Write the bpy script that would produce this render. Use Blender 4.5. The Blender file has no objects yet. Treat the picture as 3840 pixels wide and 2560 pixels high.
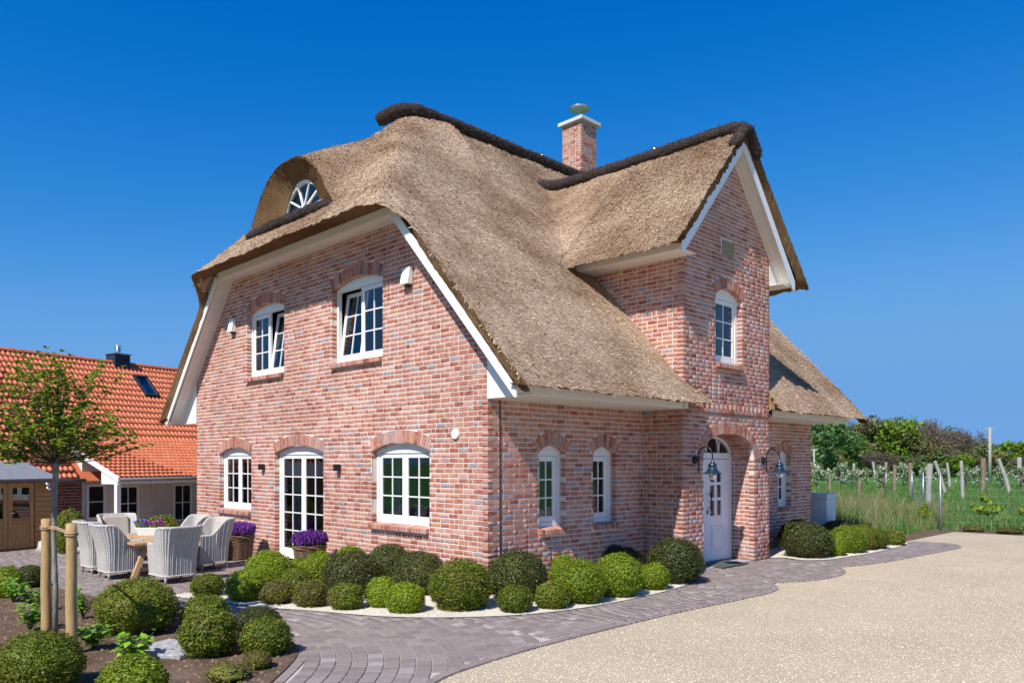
import bpy, math, random
import numpy as np
from mathutils import Vector, Matrix, noise
random.seed(7)
rng = np.random.default_rng(7)
sc = bpy.context.scene
col = sc.collection
R = math.radians

# ------------------------------------------------------------------ camera
cam_data = bpy.data.cameras.new("camera")
cam = bpy.data.objects.new("camera", cam_data)
col.objects.link(cam)
cam.location = (-8.249, -8.786, 2.07)
cam.rotation_euler = (R(90), 0, R(-45))
cam_data.sensor_width = 36.0
cam_data.lens = 27.28
cam_data.shift_y = 0.118
cam_data.clip_end = 3000
sc.camera = cam

# ------------------------------------------------------------------ sky, sun, exposure
SUN = Vector((-0.645, -0.187, 0.742)).normalized()
world = bpy.data.worlds.new("World")
sc.world = world
world.use_nodes = True
wn = world.node_tree.nodes
wl = world.node_tree.links
bg = wn["Background"]
sky = wn.new("ShaderNodeTexSky")
sky.sky_type = 'NISHITA'
sky.sun_disc = False
sky.sun_elevation = math.asin(SUN.z)
sky.sun_rotation = math.atan2(SUN.x, SUN.y)
sky.altitude = 0
sky.air_density = 1.0
sky.dust_density = 0.15
sky.ozone_density = 3.0
# deep polarised blue: the sky's range compressed channel by channel, then carried at the usual strength
def vscale(f):
    n = wn.new("ShaderNodeVectorMath"); n.operation = 'SCALE'; n.inputs["Scale"].default_value = f
    return n
s_in, s_out = vscale(0.1), vscale(8.2)
cv = wn.new("ShaderNodeRGBCurve")
for c, pts in zip(cv.mapping.curves, (((0, 0), (.105, .002), (.16, .033), (.29, .135), (.55, .152), (1, .17)),
                                      ((0, 0), (.18, .155), (.27, .245), (.446, .365), (.76, .375), (1, .385)),
                                      ((0, 0), (.33, .57), (.46, .685), (.62, .765), (.84, .755), (1, .77)))):
    for k, (x, y) in enumerate(pts):
        if k == 0: c.points[0].location = (x, y)
        elif k == len(pts) - 1: c.points[-1].location = (x, y)
        else: c.points.new(x, y)
cv.mapping.update()
wl.new(sky.outputs[0], s_in.inputs[0])
wl.new(s_in.outputs[0], cv.inputs["Color"])
wl.new(cv.outputs[0], s_out.inputs[0])
wl.new(s_out.outputs[0], bg.inputs[0])
bg.inputs[1].default_value = 0.1
sun_d = bpy.data.lights.new("sun", 'SUN')
sun_d.energy = 5.0
sun_d.angle = R(0.53)
sun_d.color = (1.0, 0.95, 0.87)
sun = bpy.data.objects.new("sun", sun_d)
sun.rotation_euler = SUN.to_track_quat('Z', 'Y').to_euler()
sun.location = (-20, -5, 25)
col.objects.link(sun)
sc.view_settings.view_transform = 'Standard'
sc.view_settings.look = 'None'
sc.view_settings.exposure = 0.30
sc.view_settings.gamma = 1.0
sc.view_settings.use_curve_mapping = False

# ------------------------------------------------------------------ materials
MATS = {}
def nd(nt, typ, **kw):
    n = nt.nodes.new(typ)
    for k, v in kw.items():
        setattr(n, k, v)
    return n
def base_mat(name, color=(.5, .5, .5), rough=.8, spec=.3, metal=0.0):
    m = bpy.data.materials.new(name)
    m.use_nodes = True
    b = m.node_tree.nodes["Principled BSDF"]
    b.inputs["Base Color"].default_value = (*color, 1)
    b.inputs["Roughness"].default_value = rough
    b.inputs["Specular IOR Level"].default_value = spec
    b.inputs["Metallic"].default_value = metal
    MATS[name] = m
    return m, m.node_tree, b
def ramp(nt, stops, interp='LINEAR'):
    n = nd(nt, "ShaderNodeValToRGB")
    n.color_ramp.interpolation = interp
    e = n.color_ramp.elements
    while len(e) < len(stops):
        e.new(0.5)
    for el, (p, c) in zip(e, stops):
        el.position = p
        el.color = (*c, 1)
    return n
def rnd(nt):
    """a random number per loose piece and per object"""
    g = nd(nt, "ShaderNodeNewGeometry")
    o = nd(nt, "ShaderNodeObjectInfo")
    a = nd(nt, "ShaderNodeMath", operation='ADD')
    f = nd(nt, "ShaderNodeMath", operation='FRACT')
    nt.links.new(g.outputs["Random Per Island"], a.inputs[0])
    nt.links.new(o.outputs["Random"], a.inputs[1])
    nt.links.new(a.outputs[0], f.inputs[0])
    return f
def texco(nt, scale=(1, 1, 1), kind="Object"):
    t = nd(nt, "ShaderNodeTexCoord")
    m = nd(nt, "ShaderNodeMapping")
    m.inputs["Scale"].default_value = scale
    nt.links.new(t.outputs[kind], m.inputs[0])
    return m
def worldco(nt, scale=(1, 1, 1)):
    t = nd(nt, "ShaderNodeNewGeometry")
    m = nd(nt, "ShaderNodeMapping")
    m.inputs["Scale"].default_value = scale
    nt.links.new(t.outputs["Position"], m.inputs[0])
    return m
def noise_n(nt, co, scale, detail=3, rough=.55):
    n = nd(nt, "ShaderNodeTexNoise")
    n.inputs["Scale"].default_value = scale
    n.inputs["Detail"].default_value = detail
    n.inputs["Roughness"].default_value = rough
    nt.links.new(co.outputs[0], n.inputs["Vector"])
    return n
def mixc(nt, a, b, f, mode='MIX'):
    n = nd(nt, "ShaderNodeMix", data_type='RGBA', blend_type=mode)
    for s, x in ((6, a), (7, b), (0, f)):
        if hasattr(x, "outputs") or hasattr(x, "is_output"):
            nt.links.new(x if hasattr(x, "is_output") else x.outputs[0], n.inputs[s])
        elif isinstance(x, (int, float)):
            n.inputs[s].default_value = x
        else:
            n.inputs[s].default_value = (*x, 1)
    class W: pass
    w = W(); w.outputs = [n.outputs[2]]
    return w
def bump(nt, b, h, strength=.4, dist=.01):
    n = nd(nt, "ShaderNodeBump")
    n.inputs["Strength"].default_value = strength
    n.inputs["Distance"].default_value = dist
    nt.links.new(h.outputs[0], n.inputs["Height"])
    nt.links.new(n.outputs[0], b.inputs["Normal"])
    return n

def weather(nt, c):
    """splash dirt along the foot of the walls and broad uneven staining"""
    g = nd(nt, "ShaderNodeNewGeometry"); sp = nd(nt, "ShaderNodeSeparateXYZ"); nt.links.new(g.outputs["Position"], sp.inputs[0])
    n1 = noise_n(nt, worldco(nt, (1, 1, .6)), 2.3, 5, .65)
    m1 = nd(nt, "ShaderNodeMath", operation='MULTIPLY_ADD'); nt.links.new(n1.outputs[0], m1.inputs[0]); m1.inputs[1].default_value = -.9; nt.links.new(sp.outputs[2], m1.inputs[2])
    r1 = ramp(nt, [(0, (.70, .66, .62)), (.18, (1, 1, 1))]); ms = nd(nt, "ShaderNodeMath", operation='ADD'); nt.links.new(m1.outputs[0], ms.inputs[0]); ms.inputs[1].default_value = .30; nt.links.new(ms.outputs[0], r1.inputs[0])
    n2 = noise_n(nt, worldco(nt, (1, 1, .5)), .9, 5, .6); r2 = ramp(nt, [(.32, (.84, .82, .80)), (.62, (1.06, 1.06, 1.06))]); nt.links.new(n2.outputs[0], r2.inputs[0])
    return mixc(nt, mixc(nt, c, r1, 1.0, 'MULTIPLY'), r2, 1.0, 'MULTIPLY')
# brick: each piece its own fired tone, with pale lime bloom
def brick_mat(name, tones, bloom, amount):
    m, nt, b = base_mat(name, rough=.9, spec=.15)
    r = rnd(nt)
    rp = ramp(nt, tones, 'CONSTANT')
    nt.links.new(r.outputs[0], rp.inputs[0])
    co = worldco(nt)
    n1 = noise_n(nt, co, 9, 4, .65)
    n2 = noise_n(nt, co, 70, 3, .6)
    rr = ramp(nt, [(.42, (0, 0, 0)), (.72, (1, 1, 1))])
    nt.links.new(n1.outputs[0], rr.inputs[0])
    mm = nd(nt, "ShaderNodeMath", operation='MULTIPLY')
    nt.links.new(rr.outputs[0], mm.inputs[0]); mm.inputs[1].default_value = amount
    c = mixc(nt, rp, bloom, mm)
    r2 = ramp(nt, [(.3, (.72, .72, .72)), (.7, (1.15, 1.15, 1.15))])
    nt.links.new(n2.outputs[0], r2.inputs[0])
    c2 = mixc(nt, c, r2, 1.0, 'MULTIPLY')
    c2 = weather(nt, c2)
    nt.links.new(c2.outputs[0], b.inputs["Base Color"])
    bump(nt, b, n2, .5, .006)
    return m
TONES = [(0.0, (.48, .20, .15)), (.17, (.39, .125, .08)), (.31, (.53, .265, .21)), (.46, (.45, .16, .105)), (.55, (.33, .09, .06)), (.62, (.56, .32, .265)),
         (.74, (.52, .255, .15)), (.81, (.50, .235, .18)), (.915, (.31, .285, .32)), (.957, (.41, .26, .24))]
brick_mat("brick", TONES, (.62, .42, .36), .62)
brick_mat("brick_dark", [(0.0, (.24, .075, .05)), (.4, (.30, .10, .065)), (.7, (.2, .065, .05))], (.36, .2, .16), .3)
m, nt, b = base_mat("mortar", (.70, .62, .55), .95, .1)
n = noise_n(nt, worldco(nt), 60, 3); rr = ramp(nt, [(.3, (.66, .57, .51)), (.7, (.82, .74, .67))])
nt.links.new(n.outputs[0], rr.inputs[0]); nt.links.new(weather(nt, rr).outputs[0], b.inputs["Base Color"]); bump(nt, b, n, .5, .004)

# thatch
def thatch_mat(name, dark, mid, light, stretch=(1, 1, 1)):
    m, nt, b = base_mat(name, rough=.92, spec=.12)
    co = worldco(nt, stretch)
    n1 = noise_n(nt, co, 38, 5, .75)
    n2 = noise_n(nt, worldco(nt), .55, 4, .6)
    n3 = noise_n(nt, co, 120, 2, .6)
    rp = ramp(nt, [(.25, dark), (.45, mid), (.68, light)])
    nt.links.new(n1.outputs[0], rp.inputs[0])
    big = ramp(nt, [(.34, (.50, .41, .34)), (.60, (1.0, 1.0, 1.0))])
    nt.links.new(n2.outputs[0], big.inputs[0])
    c = mixc(nt, rp, big, .85, 'MULTIPLY')
    sp = ramp(nt, [(.36, (.30, .26, .23)), (.56, (1.14, 1.14, 1.14))])
    nt.links.new(n3.outputs[0], sp.inputs[0])
    c = mixc(nt, c, sp, .8, 'MULTIPLY')
    nt.links.new(c.outputs[0], b.inputs["Base Color"])
    add = nd(nt, "ShaderNodeMath", operation='ADD')
    nt.links.new(n1.outputs[0], add.inputs[0]); nt.links.new(n3.outputs[0], add.inputs[1])
    bump(nt, b, add, .9, .03)
    return m
thatch_mat("thatch", (.17, .10, .055), (.58, .405, .27), (.92, .73, .55))
thatch_mat("thatch_painted_shade", (.15, .09, .055), (.45, .315, .215), (.72, .555, .41))  # gable copy: darker look of the sun-facing slope painted into the colour
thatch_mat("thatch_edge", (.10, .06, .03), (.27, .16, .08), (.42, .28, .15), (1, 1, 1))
thatch_mat("straw_cut", (.30, .19, .08), (.55, .39, .20), (.72, .56, .32))
m, nt, b = base_mat("reed", rough=.85, spec=.15)
r = rnd(nt); rp = ramp(nt, [(0, (.17, .095, .05)), (.25, (.48, .32, .195)), (.6, (.76, .575, .405)), (1, (.90, .745, .57))])
nt.links.new(r.outputs[0], rp.inputs[0])
big = ramp(nt, [(.34, (.50, .41, .34)), (.60, (1, 1, 1))]); nbig = noise_n(nt, worldco(nt), .55, 4, .6)
nt.links.new(nbig.outputs[0], big.inputs[0]); c = mixc(nt, rp, big, .85, 'MULTIPLY'); nt.links.new(c.outputs[0], b.inputs["Base Color"])
m, nt, b = base_mat("heather", rough=.95, spec=.1)
n1 = noise_n(nt, worldco(nt), 30, 5, .75); rp = ramp(nt, [(.3, (.018, .013, .014)), (.5, (.05, .038, .036)), (.72, (.13, .10, .095))])
nt.links.new(n1.outputs[0], rp.inputs[0]); nt.links.new(rp.outputs[0], b.inputs["Base Color"]); bump(nt, b, n1, 1.0, .04)
m, nt, b = base_mat("heather_twig", rough=.9, spec=.1)
r = rnd(nt); rp = ramp(nt, [(0, (.02, .015, .014)), (.6, (.07, .05, .045)), (1, (.17, .125, .11))])
nt.links.new(r.outputs[0], rp.inputs[0]); nt.links.new(rp.outputs[0], b.inputs["Base Color"])

def simple(name, color, rough=.6, spec=.3, metal=0, ns=0, amt=.15, nscale=12, bmp=0, stretch=(1, 1, 1), wc=True):
    m, nt, b = base_mat(name, color, rough, spec, metal)
    if amt:
        co = worldco(nt, stretch) if wc else texco(nt, stretch)
        n = noise_n(nt, co, nscale, 4, .6)
        lo = tuple(max(0, c * (1 - amt)) for c in color); hi = tuple(min(1, c * (1 + amt)) for c in color)
        rp = ramp(nt, [(.3, lo), (.7, hi)])
        nt.links.new(n.outputs[0], rp.inputs[0]); nt.links.new(rp.outputs[0], b.inputs["Base Color"])
        if bmp: bump(nt, b, n, bmp, .01)
    return m
simple("white_paint", (.80, .80, .79), .35, .45, amt=.03, nscale=5)
simple("soffit", (.78, .75, .70), .5, .3, amt=.03, nscale=5)
simple("door_paint", (.78, .79, .81), .3, .5, amt=.02)
simple("black_metal", (.012, .013, .016), .35, .5, amt=0)
simple("lamp_enamel", (.012, .028, .05), .22, .6, amt=0)
simple("zinc", (.45, .47, .50), .4, .5, .8, amt=.1)
simple("steel_bright", (.75, .75, .76), .25, .5, 1.0, amt=0)
simple("concrete_cap", (.55, .56, .55), .8, .2, amt=.12, bmp=.3)
simple("plaque_stone", (.27, .24, .13), .9, .2, amt=.3, nscale=40, bmp=.5)
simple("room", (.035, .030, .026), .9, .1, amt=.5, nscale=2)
simple("curtain", (.55, .55, .55), .9, .1, amt=.05)
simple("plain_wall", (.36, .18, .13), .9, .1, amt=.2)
simple("white_wall", (.62, .60, .58), .8, .2, amt=.05)
simple("teak", (.46, .30, .165), .55, .3, amt=.22, nscale=7, stretch=(9, 1, 9))
simple("pine", (.40, .235, .095), .55, .3, amt=.25, nscale=6, stretch=(6, 6, .7))
simple("pine_cladding", (.40, .23, .09), .55, .3, amt=.22, nscale=6, stretch=(.8, .8, 9))
simple("stake_wood", (.42, .28, .13), .7, .25, amt=.22, nscale=10, stretch=(8, 8, .8), bmp=.25)
simple("rope", (.40, .27, .16), .95, .1, amt=.25, nscale=80, bmp=.6)
simple("bark", (.23, .225, .19), .9, .15, amt=.35, nscale=24, stretch=(1, 1, .5), bmp=.5)
simple("twig", (.10, .075, .05), .9, .1, amt=.3)
simple("grey_timber", (.36, .335, .31), .9, .1, amt=.35, nscale=7, stretch=(5, 5, .6), bmp=.5)
simple("brown_timber", (.24, .175, .13), .9, .1, amt=.35, nscale=7, stretch=(5, 5, .6), bmp=.5)
simple("rust_timber", (.38, .17, .08), .9, .1, amt=.3, nscale=7)
simple("basket", (.17, .105, .062), .8, .2, amt=.45, nscale=30, bmp=.4)
simple("cushion", (.46, .41, .36), .95, .1, amt=.07, nscale=9, bmp=.2)
simple("pot_white", (.78, .77, .75), .35, .5, amt=.03)
simple("terracotta", (.55, .14, .035), .7, .2, amt=.1)
simple("stone_grey", (.36, .35, .36), .85, .2, amt=.4, nscale=16, bmp=.6)
simple("rock_pale", (.48, .44, .39), .9, .2, amt=.35, nscale=9, bmp=.6)
simple("felt_roof", (.20, .21, .24), .8, .2, amt=.15, nscale=8)
simple("slate_dark", (.018, .026, .05), .5, .4, amt=.3, nscale=9)
simple("gutter", (.16, .15, .155), .5, .4, amt=.1)
simple("heat_pump", (.55, .60, .66), .45, .3, amt=.03)
simple("door_mat", (.09, .10, .09), .95, .05, amt=.3, nscale=60)
simple("plastic_grey", (.5, .5, .5), .5, .4, amt=0)
m, nt, b = base_mat("wicker", rough=.7, spec=.25)
co = texco(nt, (1, 1, 6)); n = noise_n(nt, co, 26, 4, .7); rp = ramp(nt, [(.3, (.27, .255, .24)), (.5, (.46, .44, .415)), (.72, (.62, .60, .57))])
nt.links.new(n.outputs[0], rp.inputs[0]); nt.links.new(rp.outputs[0], b.inputs["Base Color"])
# terracotta tile: tone by piece
m, nt, b = base_mat("roof_tile", rough=.65, spec=.3)
r = rnd(nt); rp = ramp(nt, [(0, (.53, .145, .065)), (.5, (.58, .17, .08)), (1, (.62, .195, .098))])
nt.links.new(r.outputs[0], rp.inputs[0]); n = noise_n(nt, worldco(nt), 14, 3); r2 = ramp(nt, [(.3, (.85, .85, .85)), (.7, (1.1, 1.1, 1.1))])
nt.links.new(n.outputs[0], r2.inputs[0]); c = mixc(nt, rp, r2, 1.0, 'MULTIPLY'); nt.links.new(c.outputs[0], b.inputs["Base Color"])
# pavers
m, nt, b = base_mat("paver", rough=.85, spec=.2)
r = rnd(nt); rp = ramp(nt, [(0, (.215, .175, .165)), (.4, (.245, .20, .187)), (.8, (.27, .224, .208)), (.94, (.29, .242, .226)), (1, (.36, .325, .315))])
nt.links.new(r.outputs[0], rp.inputs[0]); n = noise_n(nt, worldco(nt), 22, 5, .65); r2 = ramp(nt, [(.3, (.82, .82, .82)), (.7, (1.14, 1.13, 1.12))])
nt.links.new(n.outputs[0], r2.inputs[0]); c = mixc(nt, rp, r2, 1.0, 'MULTIPLY'); nt.links.new(c.outputs[0], b.inputs["Base Color"]); bump(nt, b, n, .4, .008)
simple("joint_sand", (.46, .40, .35), .95, .1, amt=.2, nscale=40)
# gravels
def gravel_mat(name, a, b_, c_, vs):
    m, nt, b = base_mat(name, rough=.9, spec=.2)
    co = worldco(nt)
    v = nd(nt, "ShaderNodeTexVoronoi"); v.inputs["Scale"].default_value = vs
    nt.links.new(co.outputs[0], v.inputs["Vector"])
    sepc = nd(nt, "ShaderNodeSeparateColor"); nt.links.new(v.outputs["Color"], sepc.inputs[0])
    rp = ramp(nt, [(0, a), (.5, b_), (1, c_)]); nt.links.new(sepc.outputs[0], rp.inputs[0])
    edge = ramp(nt, [(.0, (1.05, 1.05, 1.05)), (.75, (.80, .77, .72))])
    nt.links.new(v.outputs["Distance"], edge.inputs[0])
    cc = mixc(nt, rp, edge, .7, 'MULTIPLY')
    n = noise_n(nt, co, .55, 5, .6); r2 = ramp(nt, [(.3, (.88, .86, .83)), (.7, (1.05, 1.05, 1.05))]); nt.links.new(n.outputs[0], r2.inputs[0])
    cc = mixc(nt, cc, r2, 1.0, 'MULTIPLY')
    nt.links.new(cc.outputs[0], b.inputs["Base Color"])
    inv = nd(nt, "ShaderNodeMath", operation='SUBTRACT'); inv.inputs[0].default_value = 1.0
    nt.links.new(v.outputs["Distance"], inv.inputs[1])
    bump(nt, b, inv, .8, .012)
gravel_mat("gravel", (.50, .405, .29), (.62, .515, .38), (.71, .615, .475), 120)
gravel_mat("white_gravel", (.62, .56, .47), (.74, .69, .60), (.84, .81, .74), 60)
m, nt, b = base_mat("gravel_stone", rough=.85, spec=.2)
r = rnd(nt); rp = ramp(nt, [(0, (.46, .36, .25)), (.3, (.58, .475, .34)), (.7, (.66, .56, .415)), (1, (.76, .68, .55))])
nt.links.new(r.outputs[0], rp.inputs[0]); nt.links.new(rp.outputs[0], b.inputs["Base Color"])
m, nt, b = base_mat("soil", rough=.98, spec=.08)
co = worldco(nt); n1 = noise_n(nt, co, 2.2, 5, .6); n2 = noise_n(nt, co, 38, 4, .7)
rp = ramp(nt, [(.3, (.12, .075, .052)), (.55, (.18, .12, .085)), (.75, (.24, .17, .125))]); nt.links.new(n1.outputs[0], rp.inputs[0])
r2 = ramp(nt, [(.3, (.65, .65, .65)), (.7, (1.3, 1.3, 1.3))]); nt.links.new(n2.outputs[0], r2.inputs[0])
c = mixc(nt, rp, r2, 1.0, 'MULTIPLY'); nt.links.new(c.outputs[0], b.inputs["Base Color"]); bump(nt, b, n2, 1.0, .03)
simple("soil_clod", (.19, .125, .088), .98, .05, amt=.4, nscale=9)
m, nt, b = base_mat("field_grass", rough=.95, spec=.1)
co = worldco(nt); n1 = noise_n(nt, co, .35, 6, .65); n2 = noise_n(nt, co, 3.5, 4, .7)
rp = ramp(nt, [(.3, (.05, .17, .04)), (.5, (.075, .22, .05)), (.72, (.14, .24, .07))]); nt.links.new(n1.outputs[0], rp.inputs[0])
r2 = ramp(nt, [(.3, (.7, .7, .7)), (.7, (1.25, 1.2, 1.1))]); nt.links.new(n2.outputs[0], r2.inputs[0])
c = mixc(nt, rp, r2, 1.0, 'MULTIPLY'); nt.links.new(c.outputs[0], b.inputs["Base Color"])
# leaves
def leaf_mat(name, stops, trans=.3, rough=.5, blotch=None):
    m, nt, b = base_mat(name, rough=rough, spec=.3)
    g = nd(nt, "ShaderNodeNewGeometry")
    rp = ramp(nt, stops); nt.links.new(g.outputs["Random Per Island"], rp.inputs[0])
    c = rp
    if blotch:
        n = noise_n(nt, worldco(nt), blotch[0], 3, .6); r2 = ramp(nt, [(.42, (0, 0, 0)), (.66, (1, 1, 1))]); nt.links.new(n.outputs[0], r2.inputs[0])
        f = nd(nt, "ShaderNodeMath", operation='MULTIPLY'); nt.links.new(r2.outputs[0], f.inputs[0]); f.inputs[1].default_value = blotch[2]
        c = mixc(nt, rp, blotch[1], f)
    o = nd(nt, "ShaderNodeObjectInfo"); ov = ramp(nt, [(0, (.82, .84, .82)), (1, (1.15, 1.13, 1.15))]); nt.links.new(o.outputs["Random"], ov.inputs[0])
    c = mixc(nt, c, ov, 1.0, 'MULTIPLY')
    nt.links.new(c.outputs[0], b.inputs["Base Color"])
    if trans:
        t = nd(nt, "ShaderNodeBsdfTranslucent"); nt.links.new(c.outputs[0], t.inputs["Color"])
        mx = nd(nt, "ShaderNodeMixShader"); mx.inputs[0].default_value = trans
        out = nt.nodes["Material Output"]
        nt.links.new(b.outputs[0], mx.inputs[1]); nt.links.new(t.outputs[0], mx.inputs[2]); nt.links.new(mx.outputs[0], out.inputs[0])
    return m
leaf_mat("box_lime", [(0, (.105, .175, .010)), (.5, (.235, .335, .018)), (1, (.42, .50, .04))], .4, .45, (3.0, (.21, .22, .018), .5))
leaf_mat("box_olive", [(0, (.065, .105, .010)), (.5, (.15, .205, .018)), (1, (.32, .36, .04))], .4, .45, (3.5, (.20, .165, .03), .5))
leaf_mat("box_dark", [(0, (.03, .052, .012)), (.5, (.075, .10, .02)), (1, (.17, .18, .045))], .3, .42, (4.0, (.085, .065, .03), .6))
leaf_mat("box_brown", [(0, (.08, .09, .014)), (.5, (.155, .165, .022)), (1, (.29, .26, .05))], .25, .45, (4.5, (.12, .085, .035), .7))
leaf_mat("maple_leaf", [(0, (.10, .20, .014)), (.5, (.20, .31, .022)), (1, (.34, .43, .04))], .4, .45)
leaf_mat("hydrangea_leaf", [(0, (.14, .32, .025)), (.6, (.26, .48, .04)), (1, (.42, .54, .07))], .35, .4)
leaf_mat("lavender_leaf", [(0, (.045, .10, .03)), (1, (.12, .20, .06))], .25)
leaf_mat("lavender_flower", [(0, (.10, .02, .20)), (.6, (.20, .045, .34)), (1, (.36, .12, .46))], .2)
leaf_mat("violet_flower", [(0, (.14, .07, .42)), (1, (.36, .22, .70))], .2)
leaf_mat("pink_flower", [(0, (.34, .02, .26)), (1, (.62, .12, .52))], .2)
leaf_mat("grass_blade", [(0, (.06, .17, .03)), (.6, (.11, .26, .05)), (.84, (.20, .27, .08)), (1, (.38, .31, .17))], .3)
leaf_mat("dry_stalk", [(0, (.25, .17, .08)), (1, (.46, .36, .2))], .2)
leaf_mat("wood_green", [(0, (.06, .12, .025)), (.5, (.11, .19, .035)), (1, (.18, .27, .05))], .3)
leaf_mat("wood_lime", [(0, (.10, .19, .014)), (.5, (.17, .28, .02)), (1, (.26, .36, .03))], .3)
leaf_mat("wood_pale", [(0, (.09, .18, .05)), (.5, (.14, .25, .075)), (1, (.21, .32, .11))], .3)
leaf_mat("wood_olive", [(0, (.085, .095, .03)), (.5, (.14, .14, .045)), (1, (.21, .19, .07))], .3)
leaf_mat("wood_brown", [(0, (.10, .075, .055)), (.5, (.15, .115, .085)), (1, (.22, .17, .125))], .2)
leaf_mat("blossom", [(0, (.10, .20, .03)), (.5, (.18, .26, .05)), (.72, (.16, .24, .05)), (.74, (.72, .68, .66)), (1, (.82, .78, .78))], .3)
# glass
m = bpy.data.materials.new("glass"); m.use_nodes = True; MATS["glass"] = m; nt = m.node_tree
nt.nodes.remove(nt.nodes["Principled BSDF"])
gl = nd(nt, "ShaderNodeBsdfGlossy"); gl.inputs["Roughness"].default_value = .01; gl.inputs["Color"].default_value = (.92, .96, 1, 1)
tr = nd(nt, "ShaderNodeBsdfTransparent"); tr.inputs["Color"].default_value = (.72, .80, .80, 1)
fr = nd(nt, "ShaderNodeFresnel"); fr.inputs["IOR"].default_value = 1.85
mx = nd(nt, "ShaderNodeMixShader")
nt.links.new(fr.outputs[0], mx.inputs[0]); nt.links.new(tr.outputs[0], mx.inputs[1]); nt.links.new(gl.outputs[0], mx.inputs[2])
nt.links.new(mx.outputs[0], nt.nodes["Material Output"].inputs[0])
m, nt, b = base_mat("bulb_glass", (.9, .9, .88), .05, .5); b.inputs["Transmission Weight"].default_value = .9

# ------------------------------------------------------------------ building blocks
def tag(o, label=None, cat=None, group=None, kind=None):
    if label: o["label"] = label
    if cat: o["category"] = cat
    if group: o["group"] = group
    if kind: o["kind"] = kind
    return o
def empty(name, loc=(0, 0, 0), rz=0.0):
    o = bpy.data.objects.new(name, None)
    o.empty_display_size = .2
    o.location = loc
    o.rotation_euler = (0, 0, rz)
    col.objects.link(o)
    return o
def link(name, me, parent=None, M=None):
    o = bpy.data.objects.new(name, me)
    col.objects.link(o)
    if parent: o.parent = parent
    if M is not None: o.matrix_local = M
    return o
def np_mesh(name, verts, faces, mat, smooth=False):
    """verts (n,3) array, faces (m,k) array of equal length polygons"""
    me = bpy.data.meshes.new(name)
    verts = np.asarray(verts, np.float32); faces = np.asarray(faces, np.int32)
    k = faces.shape[1]
    me.vertices.add(len(verts)); me.vertices.foreach_set("co", verts.ravel())
    me.loops.add(faces.size); me.loops.foreach_set("vertex_index", faces.ravel())
    me.polygons.add(len(faces)); me.polygons.foreach_set("loop_start", np.arange(0, faces.size, k, dtype=np.int32))
    if smooth: me.polygons.foreach_set("use_smooth", np.ones(len(faces), bool))
    me.update(calc_edges=True)
    me.materials.append(MATS[mat])
    return me
class MB:
    def __init__(s): s.v = []; s.f = []
    def add(s, vs, fs):
        o = len(s.v); s.v += [tuple(p) for p in vs]; s.f += [tuple(i + o for i in f) for f in fs]; return s
    def quad(s, a, b, c, d): return s.add([a, b, c, d], [(0, 1, 2, 3)])
    def hexa(s, p):
        return s.add(p, [(0, 3, 2, 1), (4, 5, 6, 7), (0, 1, 5, 4), (1, 2, 6, 5), (2, 3, 7, 6), (3, 0, 4, 7)])
    def box(s, x0, y0, z0, x1, y1, z1):
        return s.hexa([(x0, y0, z0), (x1, y0, z0), (x1, y1, z0), (x0, y1, z0), (x0, y0, z1), (x1, y0, z1), (x1, y1, z1), (x0, y1, z1)])
    def bar(s, p, q, w, h, up=(0, 0, 1)):
        """square bar from p to q, w across, h along up"""
        p = Vector(p); q = Vector(q); d = (q - p).normalized(); x = d.cross(Vector(up)).normalized(); y = x.cross(d)
        x = x * w / 2; y = y * h / 2
        return s.hexa([p - x - y, p + x - y, p + x + y, p - x + y, q - x - y, q + x - y, q + x + y, q - x + y])
    def prism(s, poly, off):
        n = len(poly); off = Vector(off)
        a = [Vector(p) for p in poly]; b = [p + off for p in a]
        return s.add(a + b, [tuple(range(n - 1, -1, -1)), tuple(range(n, 2 * n))] + [(i, (i + 1) % n, n + (i + 1) % n, n + i) for i in range(n)])
    def tube(s, pts, r, seg=8, cap=True, squash=1.0):
        pts = [Vector(p) for p in pts]; n = len(pts)
        rs = r if isinstance(r, (list, tuple)) else [r] * n
        o = len(s.v); ref = Vector((0, 0, 1))
        for i, p in enumerate(pts):
            d = (pts[min(i + 1, n - 1)] - pts[max(i - 1, 0)]).normalized()
            if abs(d.dot(ref)) > .95: ref = Vector((0, 1, 0)) if abs(d.z) > .9 else Vector((0, 0, 1))
            x = d.cross(ref).normalized(); y = x.cross(d)
            for k in range(seg):
                a = 2 * math.pi * k / seg
                s.v.append(tuple(p + x * math.cos(a) * rs[i] + y * math.sin(a) * rs[i] * squash))
        for i in range(n - 1):
            for k in range(seg):
                s.f.append((o + i * seg + k, o + i * seg + (k + 1) % seg, o + (i + 1) * seg + (k + 1) % seg, o + (i + 1) * seg + k))
        if cap:
            s.f.append(tuple(o + k for k in range(seg - 1, -1, -1))); s.f.append(tuple(o + (n - 1) * seg + k for k in range(seg)))
        return s
    def lathe(s, prof, seg=20, c=(0, 0, 0)):
        o = len(s.v); n = len(prof)
        for r, z in prof:
            for k in range(seg):
                a = 2 * math.pi * k / seg
                s.v.append((c[0] + r * math.cos(a), c[1] + r * math.sin(a), c[2] + z))
        for i in range(n - 1):
            for k in range(seg):
                s.f.append((o + i * seg + k, o + i * seg + (k + 1) % seg, o + (i + 1) * seg + (k + 1) % seg, o + (i + 1) * seg + k))
        return s
    def mesh(s, name, mat, smooth=False):
        me = bpy.data.meshes.new(name); me.from_pydata(s.v, [], s.f)
        if smooth:
            me.polygons.foreach_set("use_smooth", [True] * len(me.polygons))
        me.materials.append(MATS[mat]); me.update()
        return me
    def build(s, name, mat, parent=None, smooth=False, M=None):
        return link(name, s.mesh(name, mat, smooth), parent, M)
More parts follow.
